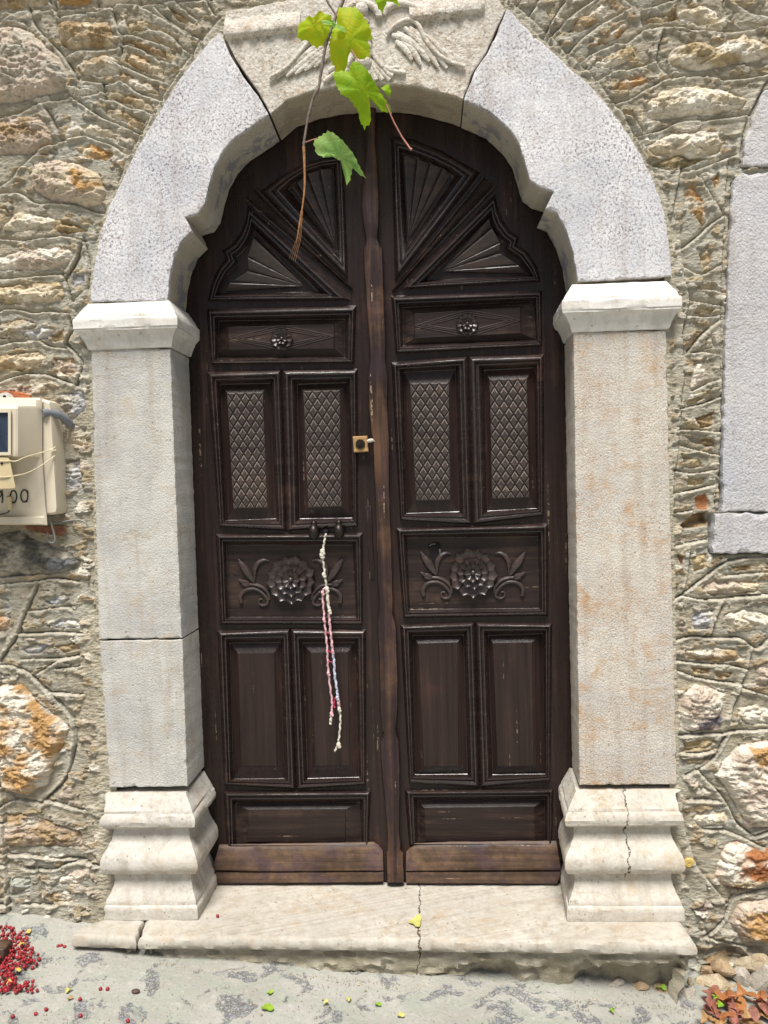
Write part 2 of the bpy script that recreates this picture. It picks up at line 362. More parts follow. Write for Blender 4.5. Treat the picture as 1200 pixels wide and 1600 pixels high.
# wall: colours come per stone from the mesh, weathering from noise
def wall_material():
    m, t, b = mat_new("rubble stone and mortar"); k = NT(t); v = k.coord()
    at = k.n('ShaderNodeAttribute'); at.attribute_name = 'tint'
    ms = k.n('ShaderNodeAttribute'); ms.attribute_name = 'stone'
    vl = k.coord((1, 1, 2.6))
    n1 = k.noise(v, 14, 6, 0.65, 0.5); n2 = k.noise(vl, 55, 5, 0.7, 0.6); n3 = k.noise(v, 260, 3, 0.6)
    c = k.mix(k.ramp(n1, [(0.3, 0.0), (0.7, 1.0)]), k.mix(1.0, at.outputs[0], (0.82, 0.77, 0.68), 'MULTIPLY'), k.mix(1.0, at.outputs[0], (1.18, 1.16, 1.12), 'MULTIPLY'))
    sp = k.math('MULTIPLY', k.ramp(n2, [(0.52, 0.0), (0.66, 0.8)]), k.math('ADD', k.math('MULTIPLY', ms.outputs[2], 0.25), 0.28))
    c = k.mix(sp, c, (0.20, 0.125, 0.055))
    c = k.mix(k.ramp(n3, [(0.55, 0.0), (0.75, 0.45)]), c, (0.16, 0.13, 0.09))
    k.l(c, b.inputs['Base Color']); b.inputs['Roughness'].default_value = 0.88; b.inputs['Specular IOR Level'].default_value = 0.25
    h = k.math('ADD', k.math('MULTIPLY', n2, 1.3), k.math('MULTIPLY', n3, 0.35)); h = k.math('ADD', h, k.math('MULTIPLY', n1, 0.6))
    k.l(k.bump(h, 0.007), b.inputs['Normal'])
    return m
M_WALL = wall_material()
def street_material():
    m, t, b = mat_new("smeared cement street"); k = NT(t); v = k.coord(); vs = k.coord((1, 1.6, 1), (0, 0, 0.5))
    n1 = k.noise(v, 2.6, 5, 0.6); n2 = k.noise(v, 16, 6, 0.7, 0.8); n3 = k.noise(v, 140, 4, 0.65); sm = k.noise(vs, 7, 5, 0.6, 1.2)
    c = k.mix(k.ramp(n1, [(0.35, 0.0), (0.65, 1.0)]), (0.29, 0.28, 0.24), (0.40, 0.39, 0.35))
    c = k.mix(k.ramp(sm, [(0.45, 0.0), (0.7, 0.7)]), c, (0.28, 0.31, 0.25))
    pm = k.math('MULTIPLY', k.ramp(k.noise(v, 11, 4, 0.6, 0.5), [(0.55, 0.0), (0.60, 1.0)]), k.ramp(k.noise(v, 75, 5, 0.75), [(0.44, 0.0), (0.52, 1.0)]))
    c = k.mix(k.math('MULTIPLY', pm, 0.5), c, (0.17, 0.18, 0.24))
    c = k.mix(k.ramp(n3, [(0.56, 0.0), (0.72, 0.7)]), c, (0.17, 0.145, 0.105))
    c = k.mix(k.ramp(k.noise(v, 45, 5, 0.7), [(0.55, 0.0), (0.72, 0.5)]), c, (0.50, 0.48, 0.42))
    k.l(c, b.inputs['Base Color']); b.inputs['Roughness'].default_value = 0.8
    h = k.math('ADD', k.math('MULTIPLY', n2, 1.0), k.math('MULTIPLY', n3, 0.25)); h = k.math('SUBTRACT', h, k.math('MULTIPLY', pm, 0.5))
    k.l(k.bump(h, 0.006), b.inputs['Normal'])
    return m
M_STREET = street_material()

# ------------------------------------------------------------------ street
def gz(x): return -0.118 - 0.075 * x          # the street falls towards the right
def build_street():
    xs = np.concatenate([np.linspace(-30, -2, 12)[:-1], np.linspace(-2, 2, 161), np.linspace(2, 30, 12)[1:]])
    ys = np.concatenate([np.linspace(-40, -1.2, 14)[:-1], np.linspace(-1.2, 0.4, 81)])
    X, Y = np.meshgrid(xs, ys)
    near = np.exp(-(X/2.5)**2)
    Z = gz(np.clip(X, -4, 4)) + near*(0.010*fbm(X*3, Y*3, 4, 3) + 0.0035*fbm(X*14, Y*14, 3, 9))
    up = sstep(-0.75, -1.15, X) * sstep(-0.16, 0.02, Y)       # cement swept up against the wall on the left
    Z = Z + 0.022*up
    V = np.stack([X, Y, Z], -1).reshape(-1, 3); ny, nx = X.shape
    f = [(j*nx+i, j*nx+i+1, (j+1)*nx+i+1, (j+1)*nx+i) for j in range(ny-1) for i in range(nx-1)]
    tag(link("street", V, f, M_STREET, None, 60), "pale smeared cement street in front of the doorstep", "street", kind='structure')
build_street()

# ------------------------------------------------------------------ door surround outlines (traced in photo pixels on the plane Y=0)
L_IN = [(262,470),(264,440),(270,407),(282,378),(299,361),(289,339),(309,333),(320,318),(326,290),(334,262),(349,235),(370,212),(395,196),(420,179)]
R_IN = [(725,156),(765,173),(795,200),(812,225),(820,255),(828,280),(844,292),(866,299),(853,325),(870,332),(885,360),(896,395),(903,440)]
K_IN = [(420,179),(447,156),(487,142),(522,135),(565,131),(604,130),(643,133),(682,142),(710,150),(725,156)]
L_OUT = [(345,50),(330,62),(310,86),(280,125),(258,160),(240,190),(221,220),(205,252),(190,284),(172,320),(158,360),(149,405),(143,440),(142,471)]
R_OUT = [(793,13),(812,32),(840,60),(880,95),(920,131),(950,166),(980,207),(1002,243),(1022,283),(1038,328),(1045,372),(1050,431)]
JL = [(345,50),(360,87),(380,120),(400,146),(420,179)]
JR = [(793,13),(772,60),(760,85),(742,110),(725,156)]
D_IN = 0.178

def noise1(seed):
    rs = np.random.RandomState(seed); a = rs.uniform(-1, 1, 400)
    def f(s): i = int(math.floor(s)); t = s-i; t = t*t*(3-2*t); return a[i % 400]*(1-t)+a[(i+1) % 400]*t
    return f
def slab(name, poly, mat, parent, depth=0.24, y0=0.0, back=None, bevel=0.004, rough=0.0010, seed=1, px=True):
    """stone block: outline on the front plane, chipped arris, carried back to depth; back = own outline at the back"""
    P = [tuple(W(a, b, y0)) if px else a_b for a_b in poly for a, b in [a_b[:2]]]
    P = [np.array((p[0], p[2])) for p in P]
    if back is not None: Bk = [np.array((q.x, q.z)) for q in [W(a, b, depth) for a, b in back]]
    else: Bk = [p.copy() for p in P]
    A, B = [], []
    n = len(P)
    for i in range(n):
        m = max(1, int(round(np.linalg.norm(P[(i+1) % n]-P[i])/0.010)))
        for j in range(m):
            t = j/m; A.append(P[i]*(1-t)+P[(i+1) % n]*t); B.append(Bk[i]*(1-t)+Bk[(i+1) % n]*t)
    n = len(A); area = sum(A[i][0]*A[(i+1) % n][1]-A[(i+1) % n][0]*A[i][1] for i in range(n))
    sgn = 1 if area > 0 else -1; f1, f2 = noise1(seed), noise1(seed+50)
    ring0, ring1, ring2, ring3 = [], [], [], []
    for i in range(n):
        t = A[(i+1) % n]-A[i-1]; t = t/(np.linalg.norm(t)+1e-9); nr = np.array((t[1], -t[0]))*sgn
        a = A[i]+nr*rough*(f1(i*0.8)+0.6*f1(i*0.27+90)); chip = max(0.0, f2(i*0.45)-0.35)*1.6
        bv = bevel*(0.7+0.35*f2(i*1.1+31)+2.2*chip)
        q = a-nr*bv
        ring0.append((q[0], y0, q[1])); m_ = a-nr*bv*0.28; ring1.append((m_[0], y0+bv*0.28, m_[1])); ring2.append((a[0], y0+bv, a[1]))
        b = B[i]+nr*rough*f1(i*0.8); ring3.append((b[0], depth, b[1]))
    mb = MB(); mb.fill([ring0]); mb.loft([ring0, ring1, ring2, ring3], True, False, True)
    return mb.build(name, mat, parent, 40)
def plan_block(name, plan, profile, z0, mat, parent, jitter=0.0008, seed=3, top=True, outer=None):
    """moulded block: profile (projection, height in mm) run round an open plan path with mitred corners"""
    P = [np.array(p, float) for p in plan]
    Q = []
    for i in range(len(P)-1):
        m = max(1, int(round(np.linalg.norm(P[i+1]-P[i])/0.012)))
        for j in range(m): Q.append((P[i]*(1-j/m)+P[i+1]*j/m, i, j == 0))
    Q.append((P[-1], len(P)-2, True))
    def nrm(i):
        d = P[i+1]-P[i]; d = d/np.linalg.norm(d); return np.array((d[1], -d[0]))
    f = noise1(seed); g = noise1(seed+7); rings = []
    pr = []
    for a, b in zip(profile[:-1], profile[1:]):
        m = max(1, int(round(math.hypot(b[0]-a[0], b[1]-a[1])/9)))
        for j in range(m): pr.append((a[0]+(b[0]-a[0])*j/m, a[1]+(b[1]-a[1])*j/m))
    pr.append(profile[-1])
    for k, (p, z) in enumerate(pr):
        ring = []
        for q, seg, corner in Q:
            nn = nrm(seg); po = p if outer is None or z < outer[1] else max(p, outer[2])
            isout = outer is not None and seg == outer[0]
            if corner and 0 < seg and seg < len(P)-1 and np.allclose(q, P[seg]):
                n0 = nrm(seg-1); mm = n0+nn; mm = mm/(mm.dot(nn))
                if outer is not None and (seg == outer[0] or seg-1 == outer[0]): no = n0 if seg-1 == outer[0] else nn; mm = mm+no*((po-p)/max(p, 0.5))
                nn = mm
            s = len(ring)
            e = jitter*(f(s*0.9+k*0.37)+f(s*0.23+k*1.3+77)) - 0.004*max(0, g(s*0.6+k*0.05)-0.72)*(1 if p > 25 else 0)*3
            w_ = q+nn*((po if isout and not (corner and 0 < seg and np.allclose(q, P[seg])) else max(p, 0.5))/1000.0+e); ring.append((w_[0], w_[1], z0+z/1000.0+jitter*f(s*0.4+k*2.1)))
        rings.append(ring)
    mb = MB(); mb.loft(rings, False)
    if top:
        for r in (rings[0], rings[-1]): mb.fill([r])
    return mb.build(name, mat, parent, 32)

def X(px, py, Y=0.0): return W(px, py, Y).x
def Z(px, py, Y=0.0): return W(px, py, Y).z
surround = thing("door_surround", (0, 0, 0), "pale carved limestone arch and jambs framing the dark double door", "door surround")
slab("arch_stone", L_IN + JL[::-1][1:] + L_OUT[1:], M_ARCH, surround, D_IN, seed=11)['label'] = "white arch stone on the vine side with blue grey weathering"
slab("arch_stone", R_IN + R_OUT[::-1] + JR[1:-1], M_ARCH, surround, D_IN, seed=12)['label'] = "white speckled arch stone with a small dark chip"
JLk = [(348,50),(365,87),(386,118),(404,144),(423,178)]; JRk = [(790,14),(769,60),(757,86),(740,111),(723,155)]
KEY = [JLk[-1]] + K_IN[1:-1] + JRk[::-1] + [(770,-12),(560,-20),(352,18)] + JLk[:-1]
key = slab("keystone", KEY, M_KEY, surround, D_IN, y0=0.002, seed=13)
# jambs
slab("jamb_block", [(142,544),(266,545),(284,997),(154.5,999)], M_JAMB, surround, D_IN+0.002, seed=14,
     back=[(142,544),(295,560),(310,981),(154,999)], bevel=0.005)
slab("jamb_block", [(155,1001),(285,999.5),(293,1229.5),(171,1230.5)], M_JAMB, surround, D_IN+0.002, seed=15,
     back=[(155,1001),(310.5,984),(319,1198),(171,1230)], bevel=0.005)
slab("jamb_block", [(1041,516),(896,519),(905.5,1227),(1058,1226)], M_JAMBR, surround, D_IN+0.002, seed=16,
     back=[(1041,516),(882,541),(894,1197),(1058,1226)], bevel=0.005)
CAP = [(p*0.8, z) for p, z in [(0,0),(7,1),(11,9),(17,24),(28,40),(40,50),(43,52),(43,57),(46,59),(46,84),(43,88),(38,90),(37,95),(2,139)]]
def cap_stone(xl, xr, xr_back, z0, inner_right, seed):
    if inner_right: plan = [(xl, 0.12), (xl, 0.0), (xr, 0.0), (xr_back, D_IN+0.004)]
    else: plan = [(xl, D_IN+0.004) if False else (xr_back, D_IN+0.004), (xl, 0.0), (xr, 0.0), (xr, 0.12)]
    return plan_block("capital", plan, CAP, z0, M_CAP, surround, seed=seed)
zc = Z(205, 545); cap_stone(X(142,545), X(266,545), X(295,545,D_IN), zc, True, 21)
zc2 = Z(970, 517); cap_stone(X(896,517), X(1041,517), X(883,517,D_IN), zc2, False, 22)
BASE = [(39,0),(40,8),(40,34),(37,40),(33,43),(33,52),(30,60),(22,78),(15,96),(11,116),(13,134),(26,137),(36,143),(43,158),(44,176),(39,196),(27,216),(15,238),(10,262),(11,278),(29,281),(38,289),(41,304),(36,320),(30,326),(29,334),(26,338),(2,379)]
def base_stone(xl, xr, xb, inner_right, mat, seed):
    if inner_right: plan = [(xl, 0.12), (xl, 0.0), (xr, 0.0), (xb, D_IN+0.004)]
    else: plan = [(xb, D_IN+0.004), (xl, 0.0), (xr, 0.0), (xr, 0.12)]
    return plan_block("pedestal", plan, BASE, 0.001, mat, surround, 0.0009, seed, outer=(0 if inner_right else 2, 281, 30))
base_stone(X(183,1330)+0.006, X(293,1330), X(320,1290,D_IN), True, M_BASEL, 23)
base_stone(X(903,1330), X(1054,1330)-0.026, X(893,1290,D_IN), False, M_BASER, 24)['label'] = "cracked pedestal block"
# filling behind the pedestals and capitals so that no gap opens at the back edges
# ---- cornice and bird relief on the keystone
def relief():
    cor = MB()
    prof = [(0.004,-0.006),(-0.006,-0.003),(-0.011,0.001),(-0.013,0.006),(-0.012,0.016),(-0.008,0.034),(0.006,0.062)]
    for (xa, ya, xb, yb) in ((352,60,470,46),(640,33,757,18)):
        a, b = W(xa, ya, 0), W(xb, yb, 0); n = 24; f = noise1(int(xa)); rings = []
        for (y, z) in prof:
            ring = []
            for i in range(n+1):
                t = i/n; p = a.lerp(b, t); e = 0.0035*f(i*0.6+z*40)+0.002*f(i*1.9+z*90+50)
                ring.append((p.x, y+e, p.z+z+0.7*e))
            rings.append(ring)
        cor.loft(rings, False)
        for s in (0, -1): cor.fill([[r[s] for r in rings]])
    cor.build("cornice", M_KEY, key, 40)
    e = MB(); U = lambda x, y, d=0.0: W(x/2.553+330, y/2.553, -d)
    def wing(pts_lead, feathers):
        e.tube([U(x, y, 0.006) for x, y in [p[:2] for p in smooth_path(pts_lead, 6)]], 0.0068, 8, 0.8)
        for (x0, y0, x1, y1, wd) in feathers:
            path = [(x0+(x1-x0)*t+6*math.sin(t*3.1), y0+(y1-y0)*t-10*math.sin(t*3.1)) for t in np.linspace(0, 1, 7)]
            e.tube([U(x, y, 0.004) for x, y in path], [wd*0.7, wd*1.0, wd*1.15, wd*1.2, wd*1.15, wd*1.0, wd*0.5], 8, 0.36)
    wing([(700,135),(735,100),(785,78),(825,100),(850,150),(890,205),(950,245),(1012,266)],
         [(720,140,812,190,0.009),(740,130,870,245,0.0085),(770,110,905,268,0.0085),(790,110,940,272,0.0085),(815,120,985,268,0.008),(735,165,800,240,0.008),(760,165,835,258,0.008)])
    wing([(470,130),(430,140),(390,165),(350,215),(300,270),(232,312)],
         [(470,150,262,312,0.008),(480,165,300,305,0.0085),(490,175,335,296,0.0085),(495,190,372,282,0.008),(500,200,410,268,0.008)])
    for k in range(7):
        t = k/6; e.ball(U(590+18*t, 60+190*t, 0.004), 0.026-0.008*abs(t-0.45), 12, 8, (1.25, 0.7, 1.0), 0.05)
    e.ball(U(600,40,0.012), 0.02, 12, 8, (1, 0.8, 1.1), 0.05); e.tube([U(585,45,0.02), U(560,52,0.02), U(548,62,0.014)], [0.009,0.006,0.002], 6)
    for pts in ([(640,200),(660,240),(690,270),(730,285),(775,292)], [(690,272),(715,275),(750,270)], [(690,275),(705,295),(725,303)],
                [(560,230),(540,265),(500,290),(450,325)], [(530,270),(490,272),(470,285)], [(545,275),(535,300),(515,315)]):
        e.tube([U(x, y, 0.004) for x, y in [p[:2] for p in smooth_path(pts, 5)]], 0.0075, 7, 0.8)
    for k in range(5):
        a = 250+10*k; e.tube([U(620, 225, 0.003), U(600+28*k, 320, 0.003)], [0.006, 0.008], 6, 0.6)
    arc = [(600+70*math.cos(t), 75-62*math.sin(t)) for t in np.linspace(0.1, 3.0, 16)]
    e.tube([U(x, y, 0.004) for x, y in arc], 0.011, 8, 0.9)
    arc = [(760+75*math.cos(t), 75-60*math.sin(t)) for t in np.linspace(0.3, 2.9, 14)]
    e.tube([U(x, y, 0.002) for x, y in arc], 0.010, 8, 0.8)
    o = e.build("bird_relief", M_KEY, key, 60); o['label'] = "carved spread winged bird, worn"
relief()

# ------------------------------------------------------------------ the wall (one height field, stones and joints traced from the photograph)
YW = 0.016
J = [  # joint lines: dark groove above a bright mortar lip
 [(0,37),(20,26),(42,17)],[(45,12),(52,35),(65,52),(85,72),(100,90),(112,108),(122,125)],[(77,0),(84,15),(92,28)],[(92,27),(120,22),(150,20),(172,15),(200,8),(222,12),(238,20),(262,35),(290,52),(312,62)],
 [(105,88),(125,80),(150,80),(182,76)],[(122,125),(145,128),(170,132),(190,128),(215,145),(235,152),(252,158)],[(0,186),(35,175),(55,165),(78,160),(105,155),(118,143),(122,128)],[(112,152),(130,165),(160,185),(185,195),(205,205),(225,212)],
 [(72,170),(80,185),(90,205),(95,222)],[(95,222),(115,216),(135,214),(160,222),(180,230),(195,240),(210,241)],[(0,292),(20,278),(45,250),(70,232),(95,224)],[(175,18),(182,40),(190,60),(188,80)],[(120,152),(140,150),(160,145)],[(160,130),(163,155)],
 [(230,42),(255,52),(272,62),(288,78),(300,86)],[(190,53),(215,58),(240,66),(265,75)],[(192,70),(220,78),(240,90),(265,100)],[(180,98),(205,108),(230,120),(254,129)],[(165,158),(185,160),(205,170),(225,175),(240,180)],
 [(275,5),(290,18),(310,32)],[(245,15),(262,30),(285,45),(310,60)],[(320,0),(335,25)],
 [(0,305),(30,302),(55,318),(85,318),(120,320),(150,332),(162,335)],[(0,374),(40,376),(80,372),(100,370),(128,376)],[(128,376),(122,400),(112,420),(103,432)],[(130,378),(137,400),(139,430),(138,450)],[(0,436),(40,434),(75,430),(98,430)],[(98,432),(105,445),(110,470)],[(139,450),(125,462),(113,475)],[(0,487),(20,483),(55,490),(75,487),(105,490)],
 [(108,495),(110,515),(102,535)],[(0,540),(25,535),(60,533),(75,540),(105,545)],[(0,597),(30,587),(65,585),(85,590),(118,602)],[(105,540),(120,555),(128,570),(118,602)],
 [(0,914),(60,908),(90,905),(122,910)],[(58,914),(50,935),(38,960),(25,995),(0,1030)],[(45,955),(75,952),(105,948),(112,952)],[(30,990),(60,990),(90,988),(128,990)],[(0,1040),(20,1040),(45,1052),(70,1075),(95,1100),(112,1122)],[(112,1122),(117,1140),(116,1170),(105,1210),(85,1235),(65,1253)],[(60,1052),(90,1033),(122,1025)],[(35,1030),(90,1030)],[(90,1045),(122,1042)],[(85,1083),(128,1085)],
 [(0,1262),(25,1250),(65,1255)],[(70,1250),(100,1258),(130,1264)],[(0,1335),(40,1335),(80,1340),(120,1343),(140,1350),(165,1355)],[(40,1357),(80,1360),(105,1350),(130,1345)],[(58,1360),(62,1385),(63,1410)],[(40,1414),(85,1415)],
 [(810,10),(820,-4)],[(830,22),(845,-2)],[(855,52),(870,20),(888,-2)],[(861,60),(880,38),(900,20),(932,-2)],[(888,85),(910,60),(945,35),(985,15)],[(906,100),(930,83),(960,70),(980,67),(1005,50),(1040,43),(1080,47),(1120,52),(1165,48),(1200,40)],[(932,128),(960,112),(980,110),(1025,98)],[(957,163),(985,155),(1010,140),(1045,125),(1095,120),(1140,126),(1190,120)],
 [(975,0),(997,18),(1005,42)],[(1000,18),(1040,5),(1055,0)],[(1035,52),(1028,75),(1025,98)],[(1025,98),(1045,122)],[(993,215),(1030,205),(1070,190),(1110,188),(1165,182)],[(1013,258),(1040,265),(1075,268),(1110,258),(1150,242)],[(1150,10),(1180,22),(1200,25)],[(978,180),(990,185),(1003,203)],
 [(1062,267),(1057,300),(1053,322)],[(1085,268),(1105,295),(1127,335)],[(1068,387),(1090,370),(1108,353),(1127,340)],[(1069,417),(1095,430),(1125,415)],[(1105,452),(1125,457)],[(1080,470),(1125,477)],[(1073,493),(1100,495),(1124,493)],[(1077,548),(1095,525),(1122,502)],[(1080,552),(1100,550),(1120,555)],[(1085,610),(1105,600),(1120,595)],[(1065,638),(1095,632),(1123,622)],[(1064,671),(1095,673),(1125,676)],[(1065,697),(1095,705),(1123,711)],[(1056,737),(1085,740),(1118,735)],[(1055,772),(1085,765),(1115,758)],[(1056,802),(1078,798)],[(1048,855),(1080,848),(1108,843)],
 [(1052,940),(1065,932),(1100,937),(1150,933),(1200,930)],[(1065,930),(1090,912),(1120,888),(1135,878),(1160,873),(1200,870)],[(1077,865),(1075,900),(1066,925)],[(1130,900),(1160,898),(1190,895)],[(1055,1002),(1085,995),(1120,998),(1155,997),(1175,1010),(1185,1012),(1200,1000)],[(1057,1033),(1100,1038),(1140,1040),(1165,1045)],[(1057,1048),(1085,1058),(1125,1065),(1158,1070)],[(1175,1015),(1168,1045),(1158,1072)],[(1128,945),(1118,970),(1110,992)],
 [(1062,1150),(1095,1148),(1130,1147),(1150,1142),(1200,1140)],[(1062,1177),(1090,1177),(1115,1172)],[(1135,1152),(1120,1178),(1100,1195),(1073,1212)],[(1092,1204),(1110,1225),(1125,1240),(1140,1265),(1150,1285),(1172,1303)],[(1158,1075),(1180,1082),(1200,1087)],[(1158,1075),(1148,1100),(1140,1125)],[(1075,1250),(1100,1250),(1120,1252)],
 [(1100,1297),(1130,1298),(1160,1308),(1190,1322)],[(1175,1307),(1200,1300)],[(1135,1412),(1160,1398),(1200,1390)],[(1145,1400),(1138,1420),(1130,1440),(1105,1465)],[(1105,1465),(1150,1478),(1200,1490)],
]
RIB = [  # mortar ribbons run beside the dressed stone
 [(345,30),(330,46),(305,80),(280,115),(262,143),(243,172),(222,210),(202,246),(186,284)],[(797,4),(825,25),(855,54),(885,82),(908,103),(932,127),(957,160),(978,188),(993,214),(1015,256),(1032,290),(1050,325),(1060,348),(1064,380),(1067,415),(1070,440),(1078,468),(1073,490),(1066,520),(1068,555),(1070,590),(1065,620),(1063,670),(1057,715),(1053,740),(1053,800),(1047,840),(1046,875),(1045,935),(1053,945),(1054,1000),(1055,1070),(1051,1140),(1058,1175),(1062,1230),(1068,1290),(1078,1320),(1090,1355),(1110,1380),(1135,1410)],
 [(1195,130),(1175,170),(1163,195),(1155,250)],[(1136,256),(1132,320),(1128,400),(1126,460),(1125,560),(1126,660),(1124,720),(1117,770),(1116,803)],
]
CR, WH, OR, GR, BL, BR, PK, OC, SL, RD = (0.72,0.64,0.49),(0.86,0.82,0.73),(0.55,0.34,0.15),(0.52,0.49,0.42),(0.56,0.58,0.63),(0.42,0.31,0.18),(0.62,0.53,0.45),(0.52,0.42,0.26),(0.15,0.15,0.135),(0.42,0.17,0.07)
